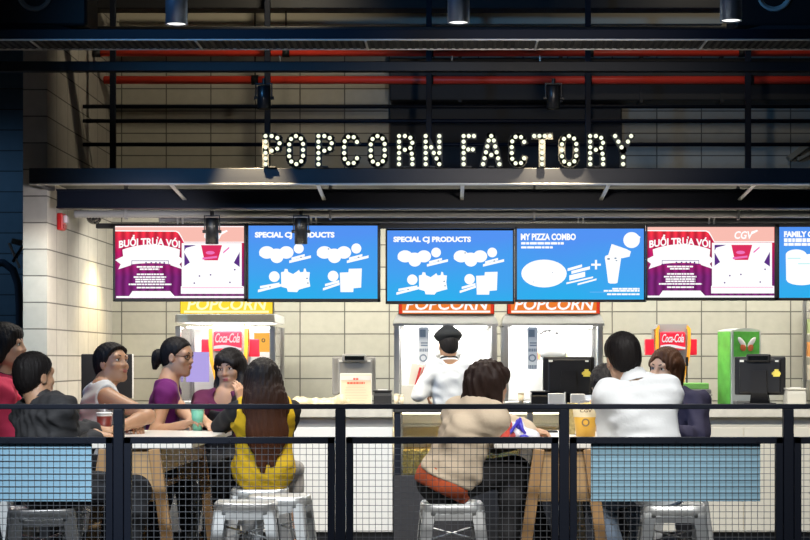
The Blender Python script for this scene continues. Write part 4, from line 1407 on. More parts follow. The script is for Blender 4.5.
# ------------------------------------------------------------------ railing with wire mesh
sR = 225.0
yR = D(sR)
zR = lambda py: H + (360 - py) / sR
xR = lambda px: (px - AX) / sR
t = thing('metal_railing', 'navy metal railing with wire mesh panels across the foreground', 'railing', (0, yR, 0))
b = B(); b.box(xR(-160), xR(960), yR - 0.025, yR + 0.025, zR(409), zR(404), 0.003); b.build('top_rail', NAVY, t)
PX = [-102, 119, 340.5, 564, 788, 1010]
for px in PX:
    b = B(); b.box(xR(px - 5), xR(px + 5), yR - 0.022, yR + 0.022, 0, zR(409), 0.003)
    b.box(xR(px - 5) - 0.05, xR(px + 5) + 0.05, yR - 0.06, yR + 0.06, 0, 0.012)
    b.build('post', NAVY, t)
bolts = B()
for i in range(len(PX) - 1):
    x0, x1 = xR(PX[i] + 5.0) + 0.003, xR(PX[i + 1] - 5.0) - 0.003
    fw_ = 7.0 / sR
    zt_, zb_ = zR(437), 0.06
    b = B()
    b.box(x0, x1, yR - 0.02, yR + 0.02, zt_ - 6.5 / sR, zt_, 0.002)
    b.box(x0, x1, yR - 0.02, yR + 0.02, zb_, zb_ + 0.03, 0.002)
    b.box(x0, x0 + fw_, yR - 0.02, yR + 0.02, zb_, zt_, 0.002)
    b.box(x1 - fw_, x1, yR - 0.02, yR + 0.02, zb_, zt_, 0.002)
    fr = b.build('panel_frame', NAVY, t)
    b = B()
    sp = 6.35 / sR
    xx = x0 + fw_ + sp * 0.5
    while xx < x1 - fw_:
        b.box(xx - 0.0011, xx + 0.0011, yR - 0.0011, yR + 0.0011, zb_ + 0.03, zt_ - 0.02); xx += sp
    zz = zt_ - 6.5 / sR - sp * 0.75
    while zz > zb_ + 0.03:
        b.box(x0 + fw_, x1 - fw_, yR - 0.0034, yR - 0.0011, zz - 0.0012, zz + 0.0012); zz -= sp
    b.build('wire_mesh', WIRE, fr)
    for u in (0.12, 0.5, 0.88):
        x = x0 + (x1 - x0) * u
        bolts.cyl((x, yR - 0.024, zt_ - 3.4 / sR), (x, yR - 0.019, zt_ - 3.4 / sR), 0.006, n=10)
bolts.build('bolt_heads', NAVY, t)

# light blue boards behind the mesh
sB = 225.0
PANEL = mat('light_blue_board', (0.28, 0.50, 0.66), 0.5, bump=0.02)
for (p0, p1, lab) in ((-80, 91.5, 'light blue board hung behind the railing mesh below the man in gray'),
                      (591, 760.5, 'light blue board hung behind the railing mesh below the man in white')):
    x0, x1 = (p0 - AX) / sB, (p1 - AX) / sB
    z0, z1 = H + (360 - 501.5) / sB, H + (360 - 443.6) / sB
    yb = D(sB) + 0.003
    t = thing('blue_board', lab, 'board', ((x0 + x1) / 2, yb, z0), 'light blue boards on the railing')
    b = B(); b.box(x0, x1, yb, yb + 0.012, z0, z1, 0.002); b.build('board', PANEL, t)
    for u in (0.15, 0.85):
        x = x0 + (x1 - x0) * u; b = B(); b.box(x - 0.015, x + 0.015, yR + 0.016, yR + 0.024, z1 - 0.03, z1 + 0.02, 0.002)
        b.build('hook', NAVY, t)

# ------------------------------------------------------------------ tables
ZT = 0.95


def table(x0, x1, y0, y1, label):
    cx = (x0 + x1) / 2
    w = (x1 - x0) / 2
    t = thing('high_table', label, 'table', (cx, y0, 0), 'long high tables with trestle legs')
    b = B(); b.box(x0, x1, y0, y1, ZT - 0.03, ZT, 0.006); b.build('table_top', TABLETOP, t)
    for yy in (y0 + 0.03, y1 - 0.05):
        b = B(); b.prism([(cx - 0.115, ZT - 0.03), (cx + 0.115, ZT - 0.03), (cx + 0.165, 0.665), (cx - 0.165, 0.665)], yy, yy + 0.02); b.build('end_apron', WOODX, t)
        for sg in (-1, 1):
            b = B(); b.bar((cx + sg * 0.12, yy - 0.005, ZT - 0.03), (cx + sg * 0.245, yy - 0.005, 0.0), 0.055, 0.05, (0, 1, 0), 0.004); b.build('leg', WOODL, t)
    for sg in (-1, 1):
        b = B(); b.box(cx + sg * 0.14 - 0.011, cx + sg * 0.14 + 0.011, y0 + 0.05, y1 - 0.05, 0.80, ZT - 0.03); b.build('side_apron', WOODY, t)
    b = B(); b.bar((cx, y0 + 0.05, 0.68), (cx, y1 - 0.05, 0.68), 0.05, 0.03, bev=0.003); b.build('stretcher', WOODY, t)


yT0, yT1 = D(207), D(175)
TL = (W(66, 0, 207).x, W(192, 0, 207).x)
TR = (W(494, 0, 207).x, W(634, 0, 207).x)
table(TL[0], TL[1], yT0, yT1, 'white topped high table with tan trestle legs shared by six people')
table(TR[0], TR[1], yT0, yT1, 'white topped high table with tan trestle legs under the blue and white bag')


# ------------------------------------------------------------------ metal stools
def superring(r, z, e=5.0, n=40):
    out = []
    for k in range(n):
        a = 2 * PI * k / n
        c, s_ = math.cos(a), math.sin(a)
        out.append((r * math.copysign(abs(c) ** (2 / e), c), r * math.copysign(abs(s_) ** (2 / e), s_), z))
    return out


def make_stool(label):
    t = thing('metal_stool', label, 'stool', (0, 0, 0), 'galvanised stools at the tables')
    b = B(); b.smooth = True
    b.loft([superring(0.012, 0.640), superring(0.10, 0.6405), superring(0.128, 0.643), superring(0.140, 0.650), superring(0.148, 0.650), superring(0.153, 0.643), superring(0.155, 0.630), superring(0.158, 0.595), superring(0.155, 0.595), superring(0.150, 0.63)], cap=False)
    b.build('seat', GALV, t, local=True)
    for sx in (-1, 1):
        for sy in (-1, 1):
            b = B()
            rings = []
            for z, w, off, th in ((0.615, 0.062, 0.150, 0.030), (0.45, 0.055, 0.168, 0.028), (0.22, 0.040, 0.194, 0.024), (0.0, 0.026, 0.220, 0.02)):
                # an L-shaped rounded corner channel
                c = off
                pts = [(c, c - w), (c, c - 0.012), (c - 0.004, c - 0.004), (c - 0.012, c), (c - w, c), (c - w, c - 0.004), (c - 0.014, c - 0.005), (c - 0.006, c - 0.014), (c - 0.004, c - w)]
                rings.append([(sx * x, sy * y, z) for x, y in pts])
            b.loft(rings)
            b.build('leg', GALV, t, local=True)
    b = B()
    b.bar((-0.145, -0.145, 0.47), (0.145, 0.145, 0.52), 0.022, 0.004); b.bar((-0.145, 0.145, 0.52), (0.145, -0.145, 0.47), 0.022, 0.004)
    b.build('cross_brace', GALV, t, local=True)
    b = B()
    for sx in (-1, 1):
        b.bar((sx * 0.188, -0.17, 0.22), (sx * 0.188, 0.17, 0.22), 0.006, 0.03); b.bar((-0.17, sx * 0.188, 0.22), (0.17, sx * 0.188, 0.22), 0.006, 0.03)
    b.build('foot_rail', GALV, t, local=True)
    b = B()
    for sx in (-1, 1):
        b.box(sx * 0.1555 - 0.003, sx * 0.1555 + 0.003, -0.09, 0.09, 0.57, 0.60); b.box(-0.09, 0.09, sx * 0.1555 - 0.003, sx * 0.1555 + 0.003, 0.57, 0.60)
    b.build('skirt', GALV, t, local=True)
    return t


def at(px, s, dy=0.155):
    return ((px - AX) / s, F_PX / s + dy, 0)


stool0 = make_stool('empty galvanised stool nearest the railing, under the woman with long hair')
stool0.location = at(242.5, 205)
stool0.rotation_euler[2] = math.radians(3)
ORG[stool0.name] = Vector(stool0.location)
dup(stool0, (at(276, 196.5)[0], at(276, 196.5)[1] + 0.03, 0), math.radians(-4), 'empty galvanised stool between the nearest stool and the one being sat on')
SEATS = {}
for key, px, s, rot, lab in (
        ('yellow', 257, 185, 2, 'galvanised stool under the woman in the yellow top'),
        ('cream', 452, 206, 3, 'galvanised stool under the woman in the cream cardigan'),
        ('white', 677, 209, -4, 'galvanised stool under the man in the white shirt'),
        ('gray', 34, 214, 16, 'galvanised stool under the man in gray by the blue board'),
        ('pink', -26, 190, 10, 'galvanised stool under the woman in the pink jacket'),
        ('vest', 86, 180.5, -12, 'galvanised stool under the man in the white vest'),
        ('purple', 160, 168, 8, 'galvanised stool under the woman with glasses and a hair bun'),
        ('dark', 223, 168, -5, 'galvanised stool under the woman with a black vest and dark hair'),
        ('navy', 677, 175, 12, 'galvanised stool under the woman in the navy top'),
        ('hidden', 590, 170, 0, 'galvanised stool under the person leaning down behind the man in white')):
    loc = at(px, s)
    SEATS[key] = loc
    dup(stool0, loc, math.radians(rot), lab)


# ------------------------------------------------------------------ things on the tables
def on_table(px, s):
    return Vector(((px - AX) / s, F_PX / s, ZT))


p = on_table(104.5, 190)
t = thing('soft_drink_cup', 'white and red paper cup with a straw beside the post', 'cup', p)
b = B(); b.lathe([(0, 0), (0.03, 0), (0.041, 0.118), (0.038, 0.118), (0.028, 0.004), (0, 0.004)], p, 28); b.build('cup', mat('cup_white', (0.8, 0.76, 0.7), 0.4), t)
b = B(); b.lathe([(0.0335, 0.035), (0.0405, 0.105), (0.0415, 0.105), (0.0345, 0.035)], p, 28); b.build('printed_band', mat('cup_print', (0.20, 0.03, 0.02), 0.4, var=0.9, vscale=30), t)
b = B(); b.lathe([(0, 0.127), (0.038, 0.126), (0.045, 0.122), (0.045, 0.116), (0.041, 0.116)], p, 28); b.build('lid', mat('lid_white', (0.85, 0.84, 0.82), 0.3), t)
b = B(); b.tube([(p.x, p.y, p.z + 0.03), (p.x, p.y, p.z + 0.125), (p.x + 0.002, p.y, p.z + 0.17)], 0.0045, 10); b.build('straw', mat('straw_white', (0.9, 0.9, 0.9), 0.3), t)

p = on_table(197.5, 176.5)
t = thing('green_cup', 'pale green cup between the women in purple and black', 'cup', p)
b = B(); b.lathe([(0, 0), (0.026, 0), (0.036, 0.12), (0.033, 0.12), (0.024, 0.004), (0, 0.004)], p, 24); b.build('cup', mat('mint_plastic', (0.18, 0.52, 0.36), 0.35), t)
b = B(); b.lathe([(0, 0.135), (0.03, 0.132), (0.039, 0.124), (0.039, 0.118), (0.034, 0.118)], p, 24); b.build('lid', mat('mint_lid', (0.4, 0.62, 0.52), 0.3), t)

p = on_table(585.5, 191)
t = thing('popcorn_tub', 'yellow and cream popcorn tub in front of the man in white', 'popcorn tub', p)
h = 0.165
b = B(); b.lathe([(0, 0), (0.050, 0), (0.068, h), (0.064, h), (0.047, 0.004), (0, 0.004)], p, 36); tb = b.build('tub', mat('tub_yellow', (0.78, 0.45, 0.06), 0.4), t)
b = B(); b.lathe([(0.0615, 0.62 * h), (0.0688, 1.0 * h), (0.0695, 1.0 * h), (0.0622, 0.62 * h)], p, 36); b.build('cream_band', mat('tub_cream', (0.80, 0.70, 0.46), 0.4), tb)
b = B()
pp = Vector((p.x - 0.004, p.y - 0.0605, p.z + 0.075))
b.tube([(pp.x + 0.017 * math.cos(a), pp.y, pp.z + 0.017 * math.sin(a)) for a in [2 * PI * k / 20 for k in range(20)]], 0.004, 8, closed=True)
b.build('emblem', mat('tub_ink', (0.25, 0.17, 0.08), 0.5), tb)
b = B()
text_into(b, 'CGV', p.x - 0.035, p.x + 0.028, p.z + 0.128, p.z + 0.145, p.y - 0.071, bold=0.02)
b.build('lettering', mat('tub_ink', (0.25, 0.17, 0.08), 0.5), tb)
b = B(); rnd = random.Random(9)
for k in range(60):
    a, r = rnd.uniform(0, 2 * PI), 0.058 * math.sqrt(rnd.random())
    b.ell((p.x + r * math.cos(a), p.y + r * math.sin(a), p.z + h - 0.004 + rnd.uniform(-0.004, 0.008)), (0.011, 0.011, 0.009), 8, 6)
tag(b.build('popcorn', POPC, t), kind='stuff')
# tall patterned carton just left of the tub, seen beside the post
p = on_table(573, 186)
b = B(); b.box(p.x - 0.03, p.x + 0.012, p.y, p.y + 0.04, ZT, ZT + 0.17, 0.003)
solo(b, 'patterned_carton', mat('carton_print', (0.35, 0.27, 0.10), 0.5, var=0.95, vscale=55), 'slim patterned carton beside the yellow popcorn tub', 'carton')
# black phone at the woman's hand
p = on_table(548, 181)
t = thing('phone', 'small black phone lying near the hand of the woman in cream', 'phone', p)
b = B(); b.box(p.x - 0.055, p.x + 0.055, p.y - 0.03, p.y + 0.03, ZT, ZT + 0.01, 0.003); b.build('body', BLACKPL, t)
b = B(); b.box(p.x - 0.05, p.x + 0.05, p.y - 0.026, p.y + 0.026, ZT + 0.01, ZT + 0.0115); b.build('screen', mat('phone_glass', (0.005, 0.005, 0.006), 0.08), t)
# ------------------------------------------------------------------ figures: one smooth skin per person from blended tapered limbs
def smin(a, b, k):
    if k <= 0:
        return np.minimum(a, b)
    h = np.clip(k - np.abs(a - b), 0, None) / k
    return np.minimum(a, b) - h * h * k * 0.25


class Field:
    def __init__(self):
        self.p = []      # (fn, lo, hi, k, op)
        self.cuts = []   # whole-field operations

    def cone(self, a, b, r1, r2, k=0.02, op='add', M=None):
        """Tapered capsule. M: 3x3 metric (for flattened sections)."""
        a, b = np.array(a, float), np.array(b, float)
        rm = max(r1, r2)
        g = 1.0
        if M is not None:
            Mi = np.array(M, float)
            g = 1.0 / np.linalg.svd(Mi)[1].min()
            aa, bb = Mi @ a, Mi @ b
        else:
            Mi, aa, bb = None, a, b

        def fn(P):
            if Mi is not None:
                Q = np.einsum('ij,jxyz->ixyz', Mi, P)
            else:
                Q = P
            d = bb - aa
            L = max(float(d @ d), 1e-9)
            h = ((Q[0] - aa[0]) * d[0] + (Q[1] - aa[1]) * d[1] + (Q[2] - aa[2]) * d[2]) / L
            h = np.clip(h, 0, 1)
            e = np.sqrt((Q[0] - aa[0] - d[0] * h) ** 2 + (Q[1] - aa[1] - d[1] * h) ** 2 + (Q[2] - aa[2] - d[2] * h) ** 2)
            return (e - (r1 + (r2 - r1) * h)) * (1.0 if Mi is None else 0.85)
        R = rm * g + k
        self.p.append((fn, np.minimum(a, b) - R, np.maximum(a, b) + R, k, op))
        return self

    def ell(self, c, r, k=0.02, op='add', Rm=None):
        """Ellipsoid; Rm columns are its axes."""
        c = np.array(c, float)
        r = np.array(r, float)
        Rt = np.eye(3) if Rm is None else np.array(Rm, float).T

        def fn(P):
            q = np.stack([P[0] - c[0], P[1] - c[1], P[2] - c[2]])
            q = np.einsum('ij,jxyz->ixyz', Rt, q)
            k0 = np.sqrt(sum((q[i] / r[i]) ** 2 for i in range(3)))
            k1 = np.sqrt(sum((q[i] / r[i] ** 2) ** 2 for i in range(3)))
            return k0 * (k0 - 1.0) / np.maximum(k1, 1e-6)
        R = r.max() + k
        self.p.append((fn, c - R, c + R, k, op))
        return self

    def plane(self, pt, n, k=0.01):
        """Keep the side against n (cut away everything past pt along n)."""
        n = np.array(n, float); n = n / np.linalg.norm(n)
        self.cuts.append(('plane', np.array(pt, float), n, k))
        return self

    def warp(self, fn):
        self.cuts.append(('warp', fn))
        return self

    def mesh(self, h):
        lo = np.min([p[1] for p in self.p if p[4] == 'add'], axis=0) - 2 * h
        hi = np.max([p[2] for p in self.p if p[4] == 'add'], axis=0) + 2 * h
        n = np.ceil((hi - lo) / h).astype(int) + 1
        ax = [lo[i] + h * np.arange(n[i]) for i in range(3)]
        V = np.full(n, 0.3, np.float32)
        for fn, a, b, k, op in self.p:
            i0 = np.maximum(np.floor((a - lo) / h).astype(int) - 2, 0)
            i1 = np.minimum(np.ceil((b - lo) / h).astype(int) + 3, n)
            if (i1 <= i0).any():
                continue
            P = np.stack(np.meshgrid(*[ax[i][i0[i]:i1[i]] for i in range(3)], indexing='ij'))
            sl = tuple(slice(i0[i], i1[i]) for i in range(3))
            d = fn(P)
            if op == 'add':
                V[sl] = smin(V[sl], d, k)
            else:
                V[sl] = -smin(-V[sl], d, k)
        if self.cuts:
            G = np.meshgrid(*ax, indexing='ij', sparse=True)
            for c in self.cuts:
                if c[0] == 'plane':
                    d = (G[0] - c[1][0]) * c[2][0] + (G[1] - c[1][1]) * c[2][1] + (G[2] - c[1][2]) * c[2][2]
                    V = -smin(-V, -d, c[3])
                else:
                    V = V + c[1](G[0], G[1], G[2]) * (np.abs(V) < 0.05)
        return nets(V, lo, h)


def nets(V, lo, h):
    S = V < 0
    c = S[:-1, :-1, :-1].astype(np.int8)
    tot = sum(S[i:V.shape[0] - 1 + i, j:V.shape[1] - 1 + j, k:V.shape[2] - 1 + k].astype(np.int8) for i in (0, 1) for j in (0, 1) for k in (0, 1))
    cells = np.argwhere((tot > 0) & (tot < 8))
    idx = -np.ones(tot.shape, np.int64)
    idx[tuple(cells.T)] = np.arange(len(cells))
    acc = np.zeros((len(cells), 3)); cnt = np.zeros(len(cells))
    cor = [(i, j, k) for i in (0, 1) for j in (0, 1) for k in (0, 1)]
    val = {q: V[cells[:, 0] + q[0], cells[:, 1] + q[1], cells[:, 2] + q[2]] for q in cor}
    for q in cor:
        for a in range(3):
            if q[a]:
                continue
            r = list(q); r[a] = 1; r = tuple(r)
            v0, v1 = val[q], val[r]
            m = (v0 < 0) != (v1 < 0)
            t = np.where(m, v0 / np.where(m, v0 - v1, 1), 0)
            pt = np.tile(np.array(q, float), (len(cells), 1)); pt[:, a] = t
            acc[m] += pt[m]; cnt[m] += 1
    verts = lo + h * (cells + acc / np.maximum(cnt, 1)[:, None])
    faces = []
    n = V.shape
    for a in range(3):
        b1, b2 = (a + 1) % 3, (a + 2) % 3
        sl0 = [slice(None)] * 3; sl1 = [slice(None)] * 3
        sl0[a] = slice(0, n[a] - 1); sl1[a] = slice(1, n[a])
        ch = S[tuple(sl0)] != S[tuple(sl1)]
        e = np.argwhere(ch)
        e = e[(e[:, b1] > 0) & (e[:, b2] > 0) & (e[:, b1] < n[b1] - 1) & (e[:, b2] < n[b2] - 1)]
        if not len(e):
            continue
        inside = S[e[:, 0], e[:, 1], e[:, 2]]

        def g(d1, d2):
            q = e.copy(); q[:, b1] -= d1; q[:, b2] -= d2
            return idx[q[:, 0], q[:, 1], q[:, 2]]
        quad = np.stack([g(0, 0), g(1, 0), g(1, 1), g(0, 1)], 1)
        quad[~inside] = quad[~inside][:, ::-1]
        faces.append(quad)
    fc = np.concatenate(faces)
    a, b_, c_ = verts[fc[:, 0]], verts[fc[:, 1]], verts[fc[:, 2]]
    if np.einsum('ij,ij->i', a - verts.mean(0), np.cross(b_ - a, c_ - a)).sum() < 0:
        fc = fc[:, ::-1]
    return verts, fc


def field_obj(name, fld, h, m, parent=None, base=None):
    v, f = fld.mesh(h)
    base = Vector(base) if base is not None else org(parent)
    me = bpy.data.meshes.new(name)
    me.vertices.add(len(v))
    me.vertices.foreach_set('co', (v - np.array(base)).astype(np.float32).ravel())
    me.loops.add(len(f) * 4)
    me.loops.foreach_set('vertex_index', f.astype(np.int32).ravel())
    me.polygons.add(len(f))
    me.polygons.foreach_set('loop_start', np.arange(0, len(f) * 4, 4, dtype=np.int32))
    me.polygons.foreach_set('use_smooth', np.ones(len(f), bool))
    me.update(calc_edges=True)
    me.validate()
    me.materials.append(m)
    o = bpy.data.objects.new(name, me)
    C.objects.link(o)
    ORG[o.name] = base.copy()
    if parent is not None:
        o.parent = parent
    else:
        o.location = base
    return o


def vn(v):
    v = np.array(v, float)
    return v / max(np.linalg.norm(v), 1e-9)


def yawv(deg):
    a = math.radians(deg)
    return np.array((math.sin(a), math.cos(a), 0.0)), np.array((math.cos(a), -math.sin(a), 0.0))


def ik(a, c, l1, l2, pole):
    a, c = np.array(a, float), np.array(c, float)
    d = np.linalg.norm(c - a)
    u = vn(c - a)
    d = min(d, (l1 + l2) * 0.995)
    x = (l1 * l1 - l2 * l2 + d * d) / (2 * d)
    y = math.sqrt(max(l1 * l1 - x * x, 0))
    p = np.array(pole, float); p = vn(p - u * (p @ u))
    return a + u * x + p * y, a + u * d


SKIN = {}


def skin_mat(tone):
    return mat('skin_%s' % tone, {'fair': (0.60, 0.37, 0.25), 'tan': (0.46, 0.255, 0.15), 'warm': (0.54, 0.31, 0.19)}[tone], 0.5, bump=0.03, bscale=140, sss=0.12, var=0.06, vscale=25)


def cloth(name, color, rough=0.85, bump=0.35, bscale=16, var=0.05):
    return mat(name, color, rough, bump=bump, bscale=bscale, var=var, vscale=7)


HAIR = mat('black_hair', (0.009, 0.007, 0.007), 0.58, bump=0.4, bscale=30, stretch=(8, 8, 0.8), spec=0.25)
HAIRB = mat('brown_hair', (0.050, 0.021, 0.010), 0.42, bump=0.4, bscale=30, stretch=(8, 8, 0.8), spec=0.25)
HAIRD = mat('dark_brown_hair', (0.022, 0.011, 0.008), 0.52, bump=0.4, bscale=30, stretch=(8, 8, 0.8), spec=0.25)
EYEW = mat('eye_white', (0.75, 0.72, 0.68), 0.3)
IRIS = mat('iris_dark', (0.012, 0.008, 0.006), 0.15)
BROW = mat('eyebrow_black', (0.015, 0.011, 0.010), 0.7)
LIPS = mat('lips_rose', (0.40, 0.13, 0.11), 0.45)
LIPSR = mat('lips_red', (0.44, 0.10, 0.10), 0.45)


def folds(amp, seed):
    r = random.Random(seed)
    ks = [(np.array([r.uniform(-1, 1), r.uniform(-1, 1), r.uniform(-1, 1)]) * r.uniform(32, 85), r.uniform(0, 6), r.uniform(.5, 1)) for _ in range(6)]

    def fn(x, y, z):
        out = 0
        for k, ph, a in ks:
            out = out + a * np.sin(k[0] * x + k[1] * y + k[2] * z + ph + 1.2 * np.sin(23 * z + 9 * x + ph))
        return (amp / 3.0) * out
    return fn


def strands(amp, freq, seed):
    def fn(x, y, z):
        return amp * np.sin(freq * x + 2.5 * np.sin(13 * z + seed)) * np.sin(freq * 0.8 * y + 2.0 * np.sin(11 * z + 1 + seed))
    return fn


def hand(fld, w, d, n, side, curl, k, sc=1.0):
    """w wrist, d direction of the fingers, n where the palm faces, side +1 right / -1 left."""
    w = np.array(w, float); d = vn(d); n = vn(np.array(n, float) - d * (np.array(n, float) @ d))
    t = np.cross(d, n) * side
    for i, (off, L) in enumerate(((0.030, 0.066), (0.010, 0.078), (-0.011, 0.072), (-0.030, 0.056))):
        kn = w + d * (0.078 - 0.006 * abs(i - 1)) * sc + t * off * sc
        fld.cone(w + t * off * 0.45 * sc, kn, 0.0145 * sc, 0.0115 * sc, 0.012)
        p, a = kn, 0.12 + curl * (0.35 + 0.05 * i)
        for seg, r0, r1 in ((0.45, 0.0095, 0.0088), (0.32, 0.0088, 0.008), (0.23, 0.008, 0.0068)):
            q = p + (d * math.cos(a) + n * math.sin(a)) * L * seg * sc
            fld.cone(p, q, r0 * sc, r1 * sc, 0.004)
            p = q; a += curl * 0.75
    b0 = w + d * 0.018 * sc + t * 0.018 * sc
    b1 = b0 + (d * 0.55 + t * 0.8 + n * 0.15) * 0.038 * sc
    b2 = b1 + (d * 0.85 + t * 0.3 + n * 0.35 * (0.4 + curl)) * 0.032 * sc
    b3 = b2 + (d * 0.95 + n * 0.3 * (0.4 + curl)) * 0.022 * sc
    fld.cone(b0, b1, 0.0135 * sc, 0.011 * sc, 0.012); fld.cone(b1, b2, 0.0105 * sc, 0.0095 * sc, 0.005); fld.cone(b2, b3, 0.0095 * sc, 0.007 * sc, 0.004)


class Head:
    def __init__(self, c, yaw, pitch=0.0, roll=0.0, k=1.0):
        self.c = np.array(c, float)
        f, r = yawv(yaw)
        u = np.array((0, 0, 1.0))
        p = math.radians(pitch)
        f2 = f * math.cos(p) + u * math.sin(p); u2 = u * math.cos(p) - f * math.sin(p)
        a = math.radians(roll)
        r2 = r * math.cos(a) - u2 * math.sin(a); u3 = u2 * math.cos(a) + r * math.sin(a)
        self.R = np.stack([r2, f2, u3], 1)
        self.k = k

    def __call__(self, x, y, z):
        return self.c + self.R @ (np.array((x, y, z)) * self.k)

    def v(self, x, y, z):
        return self.R @ np.array((x, y, z), float)

    def skull(self, F):
        k = self.k; R = self.R
        e = lambda c, r, s=0.02, op='add': F.ell(self(*c), np.array(r) * k, s, op, R)
        e((0, -0.012, 0.036), (0.074, 0.093, 0.078))
        e((0, 0.022, -0.035), (0.061, 0.066, 0.077), 0.03)
        F.cone(self(-0.045, 0.0, -0.055), self(-0.016, 0.062, -0.090), 0.022 * k, 0.017 * k, 0.025)
        F.cone(self(0.045, 0.0, -0.055), self(0.016, 0.062, -0.090), 0.022 * k, 0.017 * k, 0.025)
        e((0, 0.068, -0.094), (0.02, 0.017, 0.017), 0.02)
        for s in (-1, 1):
            e((s * 0.041, 0.058, -0.022), (0.022, 0.019, 0.019), 0.02)
            e((s * 0.031, 0.092, 0.008), (0.019, 0.018, 0.012), 0.015, 'sub')
            e((s * 0.077, -0.006, -0.006), (0.008, 0.019, 0.031), 0.008)
            e((s * 0.086, 0.0, -0.004), (0.006, 0.010, 0.017), 0.006, 'sub')
        F.cone(self(-0.042, 0.068, 0.030), self(0.042, 0.068, 0.030), 0.013 * k, 0.013 * k, 0.02)
        F.cone(self(0, 0.084, 0.014), self(0, 0.0955, -0.020), 0.007 * k, 0.0115 * k, 0.012)
        for s in (-1, 1):
            e((s * 0.012, 0.087, -0.025), (0.009, 0.010, 0.008), 0.008)
        F.cone(self(-0.015, 0.083, -0.056), self(0.015, 0.083, -0.056), 0.010 * k, 0.010 * k, 0.012)

    def face(self, person, lips=LIPS, detail=True):
        k = self.k; R3 = Matrix([list(r) for r in self.R])
        for s in (-1, 1):
            b = B(); b.ell(self(s * 0.031, 0.070, 0.009), (0.0155 * k, 0.009 * k, 0.0075 * k), 16, 10, R3)
            ey = b.build('eye', EYEW, person)
            b = B(); b.ell(self(s * 0.031, 0.0765, 0.009), (0.0065 * k, 0.004 * k, 0.0065 * k), 12, 8, R3); b.build('iris', IRIS, ey)
            b = B(); b.tube([self(s * 0.046, 0.068, 0.0125), self(s * 0.038, 0.0765, 0.0175), self(s * 0.028, 0.079, 0.0180), self(s * 0.016, 0.077, 0.0125)], 0.0024 * k, 8); b.build('lash', BROW, ey)
            b = B(); b.tube([self(s * 0.015, 0.0835, 0.031), self(s * 0.030, 0.081, 0.036), self(s * 0.048, 0.067, 0.030)], [0.004 * k, 0.0042 * k, 0.002 * k], 8); b.build('eyebrow', BROW, person)
        b = B(); b.ell(self(0, 0.0895, -0.0515), (0.022 * k, 0.007 * k, 0.0052 * k), 18, 10, R3); b.ell(self(0, 0.0885, -0.0605), (0.019 * k, 0.0075 * k, 0.0062 * k), 18, 10, R3)
        b.build('mouth', lips, person)

    def cap_hair(self, F, thick=0.010, plane=(0.0, 0.9), k=0.012):
        """Close cap of hair; plane=(height at the ears, slope towards the face)."""
        kk = self.k
        F.ell(self(0, -0.016, 0.040), np.array((0.075 + thick, 0.094 + thick, 0.079 + thick)) * kk, 0.01, 'add', self.R)
        F.ell(self(0, -0.045, -0.005), np.array((0.066 + thick, 0.060 + thick, 0.075 + thick)) * kk, 0.02, 'add', self.R)


